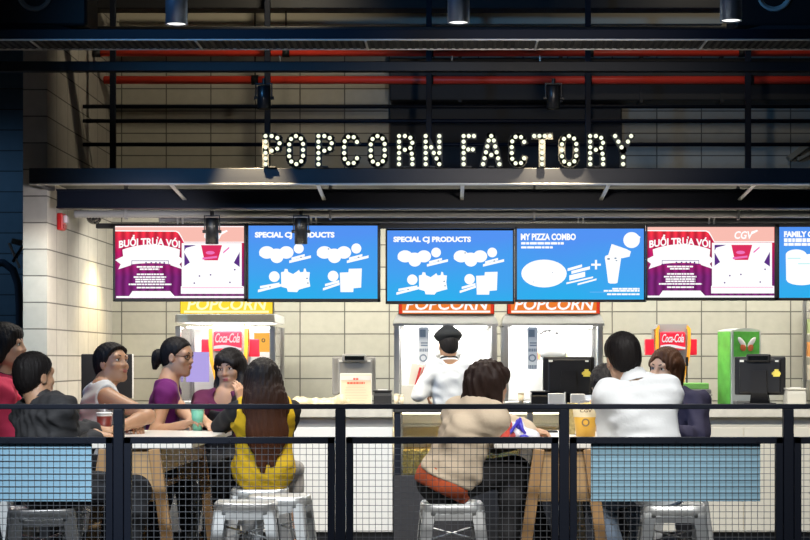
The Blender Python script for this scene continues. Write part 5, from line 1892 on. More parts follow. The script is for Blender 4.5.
def person(label, pelvis, neck, head, torso_yaw, hip_yaw=None, k=1.0, vox=0.007, tone='warm', legs=None, hands=None,
           poles=None, shirt=None, trousers=None, shoes=True, fat=1.0, face=False, lips=LIPS, group=None, sw=0.155, hand_spec=None):
    """Joints in world metres. legs: [(knee, ankle), (knee, ankle)] right, left. hands: right, left wrist targets."""
    hip_yaw = torso_yaw if hip_yaw is None else hip_yaw
    P, N = np.array(pelvis, float), np.array(neck, float)
    U = vn(N - P); L = np.linalg.norm(N - P)
    f, r = yawv(torso_yaw)
    R = vn(r - U * (r @ U)); F = np.cross(U, R)
    hf, hr = yawv(hip_yaw)
    flat = np.stack([R, U, F / 0.70])
    Hd = head
    Rs = vn(R * 0.35 + r * 0.65)
    sho = {1: N - U * 0.052 * k + Rs * sw * k, -1: N - U * 0.052 * k - Rs * sw * k}
    arms = {}
    for i, s in enumerate((1, -1)):
        tgt = hands[i] if hands else sho[s] - U * 0.45
        pole = poles[i] if poles else (R * s * 0.5 - U * 0.8 - F * 0.3)
        arms[s] = ik(sho[s], tgt, 0.275 * k, 0.245 * k, pole)
    lg = {}
    for i, s in enumerate((1, -1)):
        hip = P + hr * s * 0.085 * k
        if legs:
            kn, an = legs[i]
        else:
            kn = hip + hf * 0.40 * k + hr * s * 0.05 + np.array((0, 0, -0.03))
            an = kn + np.array((0, 0, -0.40 * k)) - hf * 0.06
        lg[s] = (hip, np.array(kn, float), np.array(an, float))

    def torso(Fd, g=0.0):
        a = lambda x, u, y=0.0: P + R * x * k + U * u * L + F * y * k
        ph = lambda x, z, y=0.0: P + hr * x * k + np.array((0, 0, z)) * k + hf * y * k
        Fd.cone(ph(-0.07, 0), ph(0.07, 0), 0.100 * k * fat + g, 0.100 * k * fat + g, 0.05)
        Fd.cone(a(0, 0.05), a(0, 0.45), 0.122 * k * fat + g, 0.112 * k * fat + g, 0.06, M=flat)
        Fd.cone(a(-0.03, 0.42), a(-0.035, 0.75), 0.105 * k * fat + g, 0.112 * k * fat + g, 0.06, M=flat)
        Fd.cone(a(0.03, 0.42), a(0.035, 0.75), 0.105 * k * fat + g, 0.112 * k * fat + g, 0.06, M=flat)
        for s in (-1, 1):
            Fd.cone(N - U * 0.02 * k, sho[s], 0.046 * k + g, 0.050 * k + g, 0.05)
            Fd.cone(a(s * 0.06, 0.70), sho[s] - U * 0.02 * k, 0.075 * k + g, 0.048 * k + g, 0.05)

    def arm(Fd, s, g=0.0, t0=0.0, t1=2.0):
        """t counts joints: 1 elbow, 2 wrist."""
        el, wr = arms[s]
        A = sho[s]
        ru, re, rw = 0.050 * k * min(fat, 1.08), 0.039 * k, 0.027 * k
        if t0 < 1:
            e = min(t1, 1.0)
            p0, p1 = A + (el - A) * t0, A + (el - A) * e
            Fd.cone(p0, p1, ru + (re - ru) * t0 + g, ru + (re - ru) * e + g, 0.03)
        if t1 > 1:
            e = t1 - 1; st = max(t0 - 1, 0)
            Fd.cone(el + (wr - el) * st, el + (wr - el) * min(0.35, e), re + g, re * 0.97 + g, 0.02)
            Fd.cone(el + (wr - el) * min(0.3, e), el + (wr - el) * e, re * 0.97 + g, rw + (re - rw) * (1 - e) + g, 0.02)

    def leg(Fd, s, g=0.0, t1=2.0):
        hip, kn, an = lg[s]
        Fd.cone(hip, kn, 0.085 * k * fat + g, 0.056 * k + g, 0.05)
        e = t1 - 1
        mid = kn + (an - kn) * 0.3
        Fd.cone(kn, mid, 0.055 * k + g, 0.054 * k + g, 0.03)
        Fd.cone(mid, kn + (an - kn) * e, 0.054 * k + g, 0.036 * k + 0.018 * k * (1 - e) + g, 0.03)

    body = Field()
    torso(body, -0.010 if shirt else 0.0)
    for s in (1, -1):
        arm(body, s); leg(body, s, -0.014 if trousers else 0.0)
        el, wr = arms[s]
        hs = (hand_spec or {}).get(s, {})
        hd = hs.get('d', wr - el)
        hand(body, wr, hd, hs.get('n', (0, 0, -1)), s, hs.get('curl', 0.6), 0.01, 0.98 * k)
        hip, kn, an = lg[s]
        dv = vn(np.array((an - kn))); ft = vn(hf - dv * (hf @ dv)) * 0.8 + dv * 0.15
        body.cone(an, an + dv * 0.03 - hf * 0.03, 0.034 * k, 0.03 * k, 0.03)
        body.cone(an + dv * 0.03 - hf * 0.02, an + dv * 0.045 + ft * 0.15 * k, 0.032 * k, 0.024 * k, 0.03)
    nb = Hd(0, -0.028, -0.055)
    body.cone(N - U * 0.05, N + (nb - N) * 0.5, 0.060 * k, 0.050 * k, 0.04)
    body.cone(N, nb, 0.052 * k, 0.050 * k, 0.03)
    Hd.skull(body)
    base = Vector((P[0], P[1], min(lg[1][2][2], lg[-1][2][2]) - 0.08 * k))
    o = field_obj('person', body, vox, skin_mat(tone), None, base)
    tag(o, label, 'person', group)
    o['_k'] = k
    info = dict(o=o, sho=sho, arms=arms, lg=lg, R=R, U=U, F=F, N=N, P=P, L=L, Hd=Hd, hf=hf, hr=hr, k=k, torso=torso, arm=arm, leg=leg)
    if face:
        Hd.face(o, lips)
    if trousers:
        tf = Field()
        g = trousers.get('g', 0.010)
        a = lambda x, z: P + hr * x * k + np.array((0, 0, z))
        tf.cone(a(-0.07, 0), a(0.07, 0), 0.100 * k * fat + g, 0.100 * k * fat + g, 0.05)
        tf.cone(P, P + U * 0.05, 0.118 * k * fat + g, 0.112 * k * fat + g, 0.05, M=flat)
        for s in (1, -1):
            leg(tf, s, g, trousers.get('t1', 1.93))
        tf.warp(folds(0.004, 3))
        field_obj(trousers.get('name', 'trousers'), tf, vox * 1.15, trousers['m'], o)
    if shirt:
        sf = Field()
        g = shirt.get('g', 0.010)
        torso(sf, g)
        for s in (1, -1):
            t1 = shirt['sleeve'] if not isinstance(shirt['sleeve'], (tuple, list)) else shirt['sleeve'][0 if s == 1 else 1]
            if t1 > 0:
                arm(sf, s, g + 0.004, 0.0, t1)
        for extra in shirt.get('extra', []):
            sf.cone(*extra)
        rn = shirt.get('rn', 0.066) * k
        ax_ = vn(nb - N)
        sf.cone(N - ax_ * 0.01 + F * 0.008, N + ax_ * 0.05, rn, rn + 0.02, 0.008, 'sub')
        sf.cone(N + ax_ * 0.05, N + ax_ * 0.16, rn + 0.02, rn + 0.05, 0.008, 'sub')
        if shirt.get('scoop'):
            sf.ell(N + F * (0.085 * k) - U * 0.015, np.array((0.07, 0.06, shirt['scoop'])) * k, 0.01, 'sub', np.stack([R, F, U], 1))
        sf.plane(P - U * shirt.get('hem', 0.06), -U, 0.008)
        if shirt['sleeve'] == 0:
            for s in (1, -1):
                sf.plane(sho[s] + R * s * 0.012 * k, R * s + U * 0.25, 0.006)
        sf.warp(folds(shirt.get('fold', 0.007), hash(label) % 97 if False else len(label)))
        so = field_obj(shirt.get('name', 'shirt'), sf, vox * 1.1, shirt['m'], o)
        info['shirt'] = so
        if shirt.get('collar'):
            b = B()
            c0 = N + U * 0.002
            ring0, ring1, ring2 = [], [], []
            for j in range(28):
                a_ = 2 * PI * j / 28
                dr = R * math.cos(a_) + F * math.sin(a_) * 0.95
                ring0.append(Vector(c0 + dr * 0.067 * k - U * 0.012 + F * 0.004))
                ring1.append(Vector(c0 + dr * 0.062 * k + U * (0.038 - 0.02 * math.sin(a_)) * k + (nb - N) * 0.15))
                ring2.append(Vector(c0 + dr * 0.082 * k + U * (0.0 - 0.012 * math.sin(a_)) * k))
            b.smooth = True
            b.loft([ring0, ring1, ring2], cap=False)
            b.build('collar', shirt.get('collar'), o)
    if shoes and shoes is not True:
        for s in (1, -1):
            hip, kn, an = lg[s]
            dv = vn(np.array(an - kn)); ft = vn(hf - dv * (hf @ dv)) * 0.8 + dv * 0.15
            ff = Field()
            ff.cone(an + dv * 0.025 - hf * 0.02, an + dv * 0.05 + ft * 0.15 * k, 0.042 * k, 0.034 * k, 0.02)
            ff.cone(an + dv * 0.0, an + dv * 0.03, 0.043 * k, 0.042 * k, 0.02)
            field_obj('shoe', ff, 0.008, shoes, o)
    return info


def hair_obj(fld, h, m, o, name='hair'):
    return field_obj(name, fld, h, m, o)


def P3(px, py, s, dd=0.0):
    """Measured point; dd pushes it deeper along its line of sight by keeping its real size."""
    return np.array(W(px, py, s * 1.0)) + np.array((0, dd, 0))
# ------------------------------------------------------------------ the people
PG = None


def seat_pelvis(key, dx=0.0, dy=0.0, z=0.755):
    return np.array((SEATS[key][0] + dx, SEATS[key][1] + dy, z))


def cap(Hd, F, pt=(0, 0, 0), n=(0, 0.72, -0.69), thick=0.010, amp=0.0022, freq=260):
    Hd.cap_hair(F, thick)
    F.plane(Hd(*pt), Hd.v(*n), 0.008)
    F.warp(strands(amp, freq, 1))


def hair_mat(name, top, tip, z0, z1):
    m = mat(name, top, 0.56, bump=0.4, bscale=30, stretch=(8, 8, 0.8), spec=0.25)
    nt = m.node_tree
    tc = nt.nodes.new('ShaderNodeTexCoord'); sx = nt.nodes.new('ShaderNodeSeparateXYZ')
    mr = nt.nodes.new('ShaderNodeMapRange'); mr.inputs['From Min'].default_value = z0; mr.inputs['From Max'].default_value = z1
    mx = nt.nodes.new('ShaderNodeMix'); mx.data_type = 'RGBA'
    mx.inputs['A'].default_value = (*tip, 1); mx.inputs['B'].default_value = (*top, 1)
    nt.links.new(tc.outputs['Object'], sx.inputs[0]); nt.links.new(sx.outputs['Z'], mr.inputs['Value'])
    nt.links.new(mr.outputs[0], mx.inputs['Factor']); nt.links.new(mx.outputs['Result'], nt.nodes['Principled BSDF'].inputs['Base Color'])
    return m


DARKTR = cloth('dark_trousers', (0.012, 0.013, 0.017))
SHOE = mat('black_shoe', (0.012, 0.012, 0.012), 0.5)

# 1. man in gray, back to the camera at the near left corner
Hd = Head(W(35.5, 377, 207), 42, 0, 0, 0.98)
i1 = person('person in a dark gray collared shirt, seen from behind by the left blue board', seat_pelvis('gray', 0.02, 0.03), W(43, 402, 207), Hd, 50, 62,
            vox=0.0065, tone='warm', sw=0.165, fat=1.06,
            hands=[W(95, 434, 203), W(98, 430, 195)], poles=[(-0.1, -0.35, -1), (-0.2, 0.3, -1)],
            shirt=dict(name='shirt', m=cloth('gray_shirt', (0.030, 0.030, 0.033), bump=0.6), sleeve=1.85, g=0.016, hem=0.10, fold=0.012, collar=cloth('gray_collar', (0.042, 0.042, 0.044))),
            trousers=dict(m=DARKTR), shoes=SHOE, hand_spec={1: dict(d=(0.9, 0.35, -0.1), curl=0.5)})
f = Field(); cap(Hd, f, (0, 0.0, -0.005)); hair_obj(f, 0.005, HAIR, i1['o'])

# 2. person in pink at the left edge
Hd = Head(W(6, 347, 190), 88, 3, 0, 1.0)
i2 = person('person in a bright pink jacket with short black hair at the picture edge', seat_pelvis('pink', 0.02, 0), W(0, 378, 190), Hd, 75, 80,
            vox=0.006, tone='fair', k=0.95, face=True, fat=1.05,
            hands=[np.array((-2.13, 9.55, 0.90)), np.array((-2.12, 9.75, 0.92))],
            shirt=dict(name='jacket', m=cloth('pink_jacket', (0.72, 0.045, 0.12), bump=0.5), sleeve=1.9, g=0.018, neck=0.015, hem=0.1, fold=0.010, collar=cloth('plum_collar', (0.16, 0.012, 0.05))),
            trousers=dict(m=DARKTR), shoes=SHOE)
f = Field(); cap(Hd, f, (0, 0.02, -0.045), (0, 0.80, -0.60), 0.016)
f.ell(Hd(0, 0.048, 0.072), (0.066, 0.042, 0.034), 0.02, 'add', Hd.R)
for s in (-1, 1):
    f.cone(Hd(s * 0.066, 0.025, 0.03), Hd(s * 0.072, -0.02, -0.06), 0.024, 0.026, 0.02)
hair_obj(f, 0.005, HAIR, i2['o'])

# 3. man in a white vest looking up to the right
Hd = Head(W(112.5, 364, 178), 122, 10, -4, 0.97)
i3 = person('person in a sleeveless white vest with a bowl haircut, looking up at the screens', seat_pelvis('vest', 0.0, -0.03), W(103, 386, 179), Hd, 68, 75,
            vox=0.0055, tone='tan', face=True, fat=1.04, sw=0.165,
            hands=[np.array((-1.78, 9.62, 0.985)), np.array((-1.74, 9.85, 0.985))], poles=[(1, -0.2, -0.35), (0.2, 0.3, -1)],
            shirt=dict(name='vest', m=cloth('white_vest', (0.60, 0.62, 0.64)), sleeve=0, g=0.010, neck=0.0, hem=0.08, fold=0.008),
            trousers=dict(m=DARKTR), shoes=SHOE)
f = Field(); cap(Hd, f, (0, 0.015, 0.0), (0, 0.80, -0.60), 0.013)
f.ell(Hd(0, 0.056, 0.062), (0.066, 0.038, 0.032), 0.02, 'add', Hd.R)
hair_obj(f, 0.005, HAIR, i3['o'])

# 4. woman in purple with glasses and a bun, in profile
Hd = Head(W(178, 357, 170), 108, -6, 0, 0.95)
PURPLE = cloth('purple_top', (0.155, 0.010, 0.165))
i4 = person('person in a purple top with glasses and a black hair bun, in profile', np.array((SEATS['purple'][0] - 0.0, 10.63, 0.755)), W(168, 382, 170.5), Hd, 82, 85,
            vox=0.0055, tone='warm', face=True, k=0.94, fat=0.98,
            hands=[np.array((-1.50, 10.235, 0.985)), np.array((-1.47, 10.27, 0.99))], poles=[(-0.6, -0.1, -1), (0.3, 0.2, -1)],
            shirt=dict(name='top', m=PURPLE, sleeve=0.22, g=0.010, rn=0.074, scoop=0.05, hem=0.12, fold=0.006),
            trousers=dict(m=DARKTR), shoes=SHOE, lips=LIPS)
f = Field(); cap(Hd, f, (0, 0.012, 0.005), (0, 0.80, -0.60), 0.008, 0.0015)
hair_obj(f, 0.005, HAIR, i4['o'])
f = Field(); f.ell(Hd(0, -0.135, -0.012), (0.040, 0.040, 0.046), 0.01, 'add', Hd.R); f.cone(Hd(0, -0.09, 0.01), Hd(0, -0.125, -0.005), 0.025, 0.03, 0.02)
f.ell(Hd(0.01, -0.145, -0.055), (0.022, 0.022, 0.04), 0.02, 'add', Hd.R)
f.warp(strands(0.003, 280, 4)); hair_obj(f, 0.005, HAIR, i4['o'], 'hair_bun')
b = B()
for s in (-1, 1):
    cpt = (s * 0.033, 0.087, 0.006)
    b.tube([Hd(cpt[0] + 0.021 * math.cos(a), cpt[1] - 0.012 * abs(math.cos(a)) * (1 if math.cos(a) * s > 0 else 0), cpt[2] + 0.014 * math.sin(a)) for a in [2 * PI * q / 18 for q in range(18)]], 0.0016, 6, closed=True)
    b.tube([Hd(s * 0.054, 0.076, 0.010), Hd(s * 0.074, 0.03, 0.010), Hd(s * 0.080, -0.01, 0.006)], 0.0016, 6)
b.tube([Hd(-0.012, 0.088, 0.008), Hd(0, 0.094, 0.010), Hd(0.012, 0.088, 0.008)], 0.0016, 6)
b.build('glasses', mat('glasses_dark', (0.03, 0.012, 0.012), 0.25), i4['o'])

# 5. woman with long dark hair, facing the camera, hand at her cheek
Hd = Head(W(230, 369, 169), 196, -7, 5, 0.95)
PLUM = cloth('plum_shirt', (0.105, 0.008, 0.055))
i5 = person('person with long black hair facing the camera, hand raised to the cheek', np.array((SEATS['dark'][0] + 0.02, 10.66, 0.755)), W(226, 393, 169.5), Hd, 193, 190,
            vox=0.0055, tone='warm', face=True, k=0.92, fat=0.95, lips=LIPSR,
            hands=[np.array((-1.37, 10.22, 0.985)), W(241, 401, 172.5)], poles=[(-1, -0.1, -0.5), (0.6, -0.4, -1)],
            hand_spec={-1: dict(d=(-0.15, 0.1, 1), n=(-0.8, 0.6, 0.1), curl=0.5), 1: dict(curl=0.45)},
            shirt=dict(name='shirt', m=PLUM, sleeve=0.55, g=0.010, rn=0.070, scoop=0.05, hem=0.12, fold=0.006),
            trousers=dict(m=DARKTR), shoes=SHOE)
vf = Field(); i5['torso'](vf, 0.017)
vf.plane(i5['N'] - i5['U'] * 0.085, i5['U'] + i5['F'] * 0.15, 0.006); vf.plane(i5['P'] - i5['U'] * 0.10, -i5['U'], 0.006)
for s in (-1, 1):
    vf.plane(i5['sho'][s] - i5['R'] * s * 0.035, i5['R'] * s, 0.006)
vf.warp(folds(0.006, 5)); field_obj('black_vest', vf, 0.007, cloth('black_vest', (0.012, 0.011, 0.014)), i5['o'])
f = Field()
Hd.cap_hair(f, 0.016)
f.cone(Hd(-0.066, -0.01, 0.03), Hd(-0.078, 0.012, -0.09), 0.032, 0.034, 0.03); f.cone(Hd(-0.076, 0.03, -0.09), Hd(-0.070, 0.120, -0.20), 0.034, 0.028, 0.03); f.cone(Hd(-0.070, 0.120, -0.20), Hd(-0.066, 0.135, -0.32), 0.028, 0.018, 0.03)
f.cone(Hd(0.066, -0.01, 0.03), Hd(0.078, 0.0, -0.09), 0.030, 0.030, 0.03); f.cone(Hd(0.076, 0.02, -0.09), Hd(0.080, 0.105, -0.22), 0.030, 0.024, 0.03)
f.cone(Hd(0, -0.06, 0.0), Hd(0, -0.075, -0.24), 0.082, 0.07, 0.03)
f.cone(Hd(0.035, 0.066, 0.078), Hd(-0.052, 0.066, 0.038), 0.023, 0.024, 0.02)
f.cone(Hd(0.035, 0.060, 0.080), Hd(0.066, 0.040, 0.020), 0.020, 0.020, 0.02)
f.ell(Hd(-0.005, 0.11, -0.03), (0.050, 0.085, 0.078), 0.012, 'sub', Hd.R)
f.warp(strands(0.0025, 260, 2)); hair_obj(f, 0.005, HAIR, i5['o'])

# 6. woman in yellow with very long hair, back to the camera
Hd = Head(W(262, 381, 183), -24, -4, 0, 0.94)
YEL = cloth('yellow_top', (0.72, 0.47, 0.012), bump=0.6)
BLK = cloth('black_sleeve', (0.010, 0.010, 0.012))
p6 = seat_pelvis('yellow', 0.02, -0.01, 0.755)
i6 = person('person in a yellow top with black sleeves and very long brown hair, seen from behind', p6, W(264, 402, 183), Hd, -14, 2,
            vox=0.007, tone='warm', k=0.93, fat=1.0,
            hands=[np.array((-1.13, 10.06, 0.985)), np.array((-1.16, 10.20, 1.0))], poles=[(1, -0.1, -0.9), (-0.9, 0.0, -0.4)],
            shirt=dict(name='yellow_vest', m=YEL, sleeve=0, g=0.020, hem=0.13, fold=0.007),
            trousers=dict(m=cloth('pale_shorts', (0.42, 0.40, 0.38)), t1=1.2, name='shorts', g=-0.004), shoes=SHOE)
for s in (-1, 1):
    f = Field(); i6['arm'](f, s, 0.014, 0.0, 0.92); f.warp(folds(0.006, 8)); field_obj('sleeve', f, 0.007, BLK, i6['o'])
f = Field()
Hd.cap_hair(f, 0.018)
n6, r6 = i6['N'], i6['R']
back = -i6['F']
flat6 = np.stack([i6['R'], i6['U'], i6['F'] / 0.5])
top6 = Hd(0, -0.05, -0.02)
f.cone(top6, n6 + back * 0.085 + i6['U'] * 0.0, 0.088, 0.108, 0.04, M=flat6)
f.cone(n6 + back * 0.085, n6 + back * 0.115 - i6['U'] * 0.16, 0.108, 0.112, 0.04, M=flat6)
for k_, (dx, L_) in enumerate(((-0.06, 0.31), (-0.02, 0.36), (0.03, 0.33), (0.07, 0.26))):
    a_ = n6 + back * 0.12 - i6['U'] * 0.14 + r6 * dx
    f.cone(a_, n6 + back * 0.125 - i6['U'] * L_ + r6 * (dx * 0.85 + 0.006 * (-1) ** k_), 0.045, 0.014, 0.03, M=flat6)
for s in (-1, 1):
    f.cone(Hd(s * 0.06, -0.01, 0.02), n6 + r6 * s * 0.085 + back * 0.05 - i6['U'] * 0.02, 0.040, 0.045, 0.04)
f.ell(Hd(0, 0.115, -0.03), (0.058, 0.085, 0.085), 0.012, 'sub', Hd.R)
f.warp(strands(0.004, 230, 6))
zh = i6['o'].location.z
hair_obj(f, 0.0055, hair_mat('ombre_hair', (0.010, 0.007, 0.006), (0.085, 0.028, 0.011), 0.92 - zh, 1.28 - zh), i6['o'])

# 7. staff with a cap, working at the machine
Hd = Head(W(448, 345.5, 127.6), -18, -8, 0, 0.92)
yS = D(127.6)
i7 = person('person in a white shirt and black cap, working at the popcorn machine with back turned', np.array((0.0, yS, 0.855)), W(448.5, 361, 127.6), Hd, -8, -5,
            vox=0.007, tone='tan', k=0.95, sw=0.128, fat=0.92,
            legs=[(np.array((0.09, yS + 0.03, 0.46)), np.array((0.09, yS, 0.085))), (np.array((-0.10, yS + 0.03, 0.46)), np.array((-0.10, yS, 0.085)))],
            hands=[np.array((0.12, yS + 0.28, 1.08)), np.array((-0.165, yS + 0.10, 1.115))], poles=[(0.25, -1, -0.2), (-0.3, -1, 0.0)],
            hand_spec={-1: dict(d=(-0.1, 0.2, -1), n=(1, 0, 0), curl=0.5)},
            shirt=dict(name='shirt', m=cloth('staff_white_shirt', (0.66, 0.68, 0.70)), sleeve=1.55, g=0.014, hem=0.14, fold=0.009, collar=cloth('staff_collar', (0.72, 0.74, 0.75))),
            trousers=dict(m=DARKTR), shoes=SHOE)
f = Field(); cap(Hd, f, (0, 0.0, -0.01), amp=0.0015); hair_obj(f, 0.0055, HAIR, i7['o'])
f = Field()
f.ell(Hd(0, -0.012, 0.082), (0.112, 0.118, 0.048), 0.02, 'add', Hd.R)
f.cone(Hd(0, -0.012, 0.055), Hd(0, -0.012, 0.075), 0.088, 0.092, 0.02)
f.ell(Hd(0, 0.085, 0.050), (0.06, 0.05, 0.010), 0.02, 'add', Hd.R); f.ell(Hd(0, -0.01, 0.132), (0.008, 0.008, 0.008), 0.006, 'add', Hd.R)
f.plane(Hd(0, 0, 0.035), Hd.v(0, 0.1, -1), 0.006)
field_obj('cap', f, 0.0055, cloth('black_cap', (0.012, 0.014, 0.016)), i7['o'])
b = B(); nk = i7['N']
b.tube([nk + i7['R'] * 0.068 * math.cos(a) + i7['F'] * 0.066 * math.sin(a) + i7['U'] * (0.016 - 0.02 * math.sin(a)) for a in [2 * PI * q / 24 for q in range(24)]], 0.009, 8, closed=True)
b.build('apron_strap', BLK, i7['o'])

# 8. woman in a cream cardigan leaning over the table
Hd = Head(W(490, 385, 201), 62, -6, 4, 0.94)
CRM = cloth('cream_cardigan', (0.60, 0.49, 0.36), bump=0.4)
p8 = seat_pelvis('cream', -0.035, 0.0, 0.752)
n8 = np.array(W(480, 408, 202))
i8 = person('person in a cream cardigan with a dark wavy bob, leaning over the table', p8, n8, Hd, 58, 70,
            vox=0.0065, tone='fair', k=0.93, fat=1.04, sw=0.158,
            legs=[(np.array((0.315, 8.90, 0.80)), np.array((0.285, 8.84, 0.36))), (np.array((0.33, 9.04, 0.80)), np.array((0.475, 9.14, 0.44)))],
            hands=[np.array(W(533, 431, 197)), np.array((0.42, 9.36, 0.985))], poles=[(0.0, 0.5, -0.25), (0.2, 0.4, -1)],
            hand_spec={1: dict(d=(0.8, 0.6, -0.1), curl=0.6)},
            shirt=dict(name='cardigan', m=CRM, sleeve=1.75, g=0.033, hem=-0.005, fold=0.006,
                       extra=[(np.array((0.075, 8.79, 1.0)), np.array((0.135, 8.765, 0.765)), 0.085, 0.020, 0.05),
                              (np.array((0.05, 8.81, 0.95)), np.array((0.04, 8.79, 0.82)), 0.08, 0.06, 0.06)]),
            trousers=dict(m=cloth('black_leggings', (0.007, 0.007, 0.009)), g=0.014), shoes=SHOE)
f = Field(); i8['torso'](f, 0.030); f.plane(i8['P'] + i8['U'] * 0.06, i8['U'], 0.006); f.plane(i8['P'] - i8['U'] * 0.062, -i8['U'], 0.006)
f.warp(folds(0.001, 2)); field_obj('undershirt', f, 0.0075, cloth('orange_shirt', (0.62, 0.11, 0.035)), i8['o'])
b = B()
b.smooth = True
b.loft([[Vector(n8 + (Hd(0, -0.028, -0.055) - n8) * u + (i8['R'] * math.cos(a) + i8['F'] * math.sin(a)) * r_) for a in [2 * PI * q / 24 for q in range(24)]] for u, r_ in ((-0.15, 0.082), (0.12, 0.066), (0.3, 0.062), (0.28, 0.057))], cap=False)
b.build('collar', cloth('blue_print_collar', (0.28, 0.30, 0.36), var=0.8), i8['o'])
f = Field()
Hd.cap_hair(f, 0.018)
f.cone(Hd(0, -0.055, 0.01), Hd(0, -0.065, -0.095), 0.090, 0.078, 0.03)
for s in (-1, 1):
    f.cone(Hd(s * 0.064, -0.005, 0.03), Hd(s * 0.072, 0.012, -0.10), 0.036, 0.036, 0.03)
f.cone(Hd(-0.05, 0.055, 0.072), Hd(0.05, 0.058, 0.070), 0.025, 0.025, 0.02)
f.ell(Hd(0, 0.115, -0.03), (0.052, 0.085, 0.085), 0.012, 'sub', Hd.R)
f.warp(strands(0.006, 120, 3)); hair_obj(f, 0.005, HAIRD, i8['o'])

# 9. man in white shirt, back to the camera
Hd = Head(W(622.5, 358, 203), -16, -6, -8, 1.02)
WSH = cloth('white_shirt', (0.74, 0.77, 0.80), bump=0.5)
i9 = person('person in a white shirt and jeans, seen from behind by the right blue board', seat_pelvis('white', -0.07, 0.0, 0.755), W(635, 383, 204), Hd, -12, -40,
            vox=0.0065, tone='fair', sw=0.148, fat=0.98,
            legs=[(np.array((0.95, 9.14, 0.68)), np.array((0.99, 9.12, 0.30))), (np.array((0.735, 8.98, 0.655)), np.array((0.84, 8.80, 0.31)))],
            hands=[np.array((0.86, 9.18, 0.995)), np.array((0.79, 9.14, 0.985))], poles=[(0.05, -0.5, -1), (0.1, -0.5, -1)],
            shirt=dict(name='shirt', m=WSH, sleeve=1.2, g=0.022, hem=0.12, fold=0.007, collar=WSH),
            trousers=dict(m=cloth('blue_jeans', (0.11, 0.15, 0.21), bump=0.5), name='jeans', t1=1.8), shoes=SHOE)
f = Field(); cap(Hd, f, (0, 0.0, -0.008), amp=0.0018); hair_obj(f, 0.005, HAIR, i9['o'])

# 10. woman in navy behind him
Hd = Head(W(665, 369, 173), 222, -6, -4, 0.98)
i10 = person('person in a navy top with long brown hair, half hidden behind the man in white', seat_pelvis('navy', 0.0, -0.02), W(674, 393, 173), Hd, 205, 200,
             vox=0.006, tone='fair', k=0.93, fat=0.97, face=True,
             hands=[np.array((0.86, 10.15, 0.985)), np.array((1.20, 10.14, 0.97))], poles=[(-0.4, 0, -1), (1, 0, -0.7)],
             shirt=dict(name='top', m=cloth('navy_top', (0.018, 0.016, 0.045)), sleeve=1.8, g=0.016, hem=0.1, fold=0.010),
             trousers=dict(m=DARKTR), shoes=SHOE)
f = Field()
Hd.cap_hair(f, 0.014)
f.cone(Hd(0.064, -0.005, 0.03), Hd(0.078, 0.0, -0.09), 0.030, 0.032, 0.03); f.cone(Hd(0.078, 0.0, -0.09), Hd(0.105, 0.07, -0.225), 0.034, 0.024, 0.03)
f.cone(Hd(-0.064, -0.01, 0.03), Hd(-0.078, -0.01, -0.16), 0.028, 0.03, 0.03)
f.cone(Hd(0, -0.06, 0.0), Hd(0.02, -0.07, -0.22), 0.080, 0.07, 0.03)
f.cone(Hd(-0.02, 0.045, 0.098), Hd(0.068, 0.030, 0.030), 0.020, 0.022, 0.02); f.cone(Hd(-0.02, 0.040, 0.100), Hd(-0.070, 0.020, 0.04), 0.018, 0.02, 0.02)
f.ell(Hd(0.0, 0.112, -0.010), (0.058, 0.085, 0.090), 0.012, 'sub', Hd.R)
f.warp(strands(0.0028, 250, 5)); hair_obj(f, 0.005, hair_mat('chestnut_hair', (0.045, 0.020, 0.011), (0.11, 0.045, 0.02), 0.9, 1.25), i10['o'])

# 11. person bending down, only the hair and a raised arm in sight
Hd = Head(W(605, 386, 170), 188, -30, 0, 0.95)
i11 = person('person leaning down, only dark hair and a bare arm in sight behind the tub', np.array((SEATS['hidden'][0] + 0.05, SEATS['hidden'][1] - 0.02, 0.755)), W(610, 408, 170), Hd, 182, 182,
             vox=0.007, tone='fair', k=0.93,
             hands=[W(600, 394, 174), np.array((0.86, 10.2, 0.985))], poles=[(-0.6, -0.3, -1), (0.5, 0, -1)],
             hand_spec={1: dict(d=(0.6, 0.3, 0.7), n=(0.5, 0.6, -0.4), curl=0.7)},
             shirt=dict(name='top', m=cloth('grey_top', (0.2, 0.2, 0.21)), sleeve=0.5, g=0.012, hem=0.1),
             trousers=dict(m=DARKTR), shoes=SHOE)
f = Field(); cap(Hd, f, (0, 0.03, -0.03), (0, 0.80, -0.60), 0.016); f.ell(Hd(0, 0.05, 0.07), (0.064, 0.042, 0.03), 0.02, 'add', Hd.R); hair_obj(f, 0.0055, HAIR, i11['o'])

# ------------------------------------------------------------------ soft things
yb = 8.86
t = thing('shopping_bag', 'blue and white plastic bag lying on the table beside the woman in cream', 'bag', (0.33, yb, ZT))
z = ZT
f = Field()
f.ell((0.33, yb, z + 0.035), (0.105, 0.055, 0.035), 0.03); f.ell((0.27, yb, z + 0.03), (0.07, 0.05, 0.03), 0.03); f.ell((0.385, yb + 0.01, z + 0.03), (0.06, 0.05, 0.03), 0.03)
f.cone((0.29, yb, z + 0.05), (0.35, yb, z + 0.085), 0.025, 0.012, 0.04)
f.plane((0, 0, z + 0.001), (0, 0, -1), 0.002)
f.warp(folds(0.009, 11)); field_obj('bag_body', f, 0.005, mat('bag_white', (0.74, 0.74, 0.80), 0.3, bump=0.3, bscale=18), t)
BLUEB = mat('bag_blue', (0.06, 0.05, 0.52), 0.3, bump=0.3, bscale=20)
b = B()
b.tube([(0.255, yb - 0.085, z + 0.012), (0.30, yb - 0.085, z + 0.055), (0.345, yb - 0.03, z + 0.115)], [0.007, 0.009, 0.006], 8)
b.tube([(0.345, yb - 0.03, z + 0.115), (0.352, yb - 0.05, z + 0.06), (0.37, yb - 0.045, z + 0.04)], [0.006, 0.011, 0.007], 8)
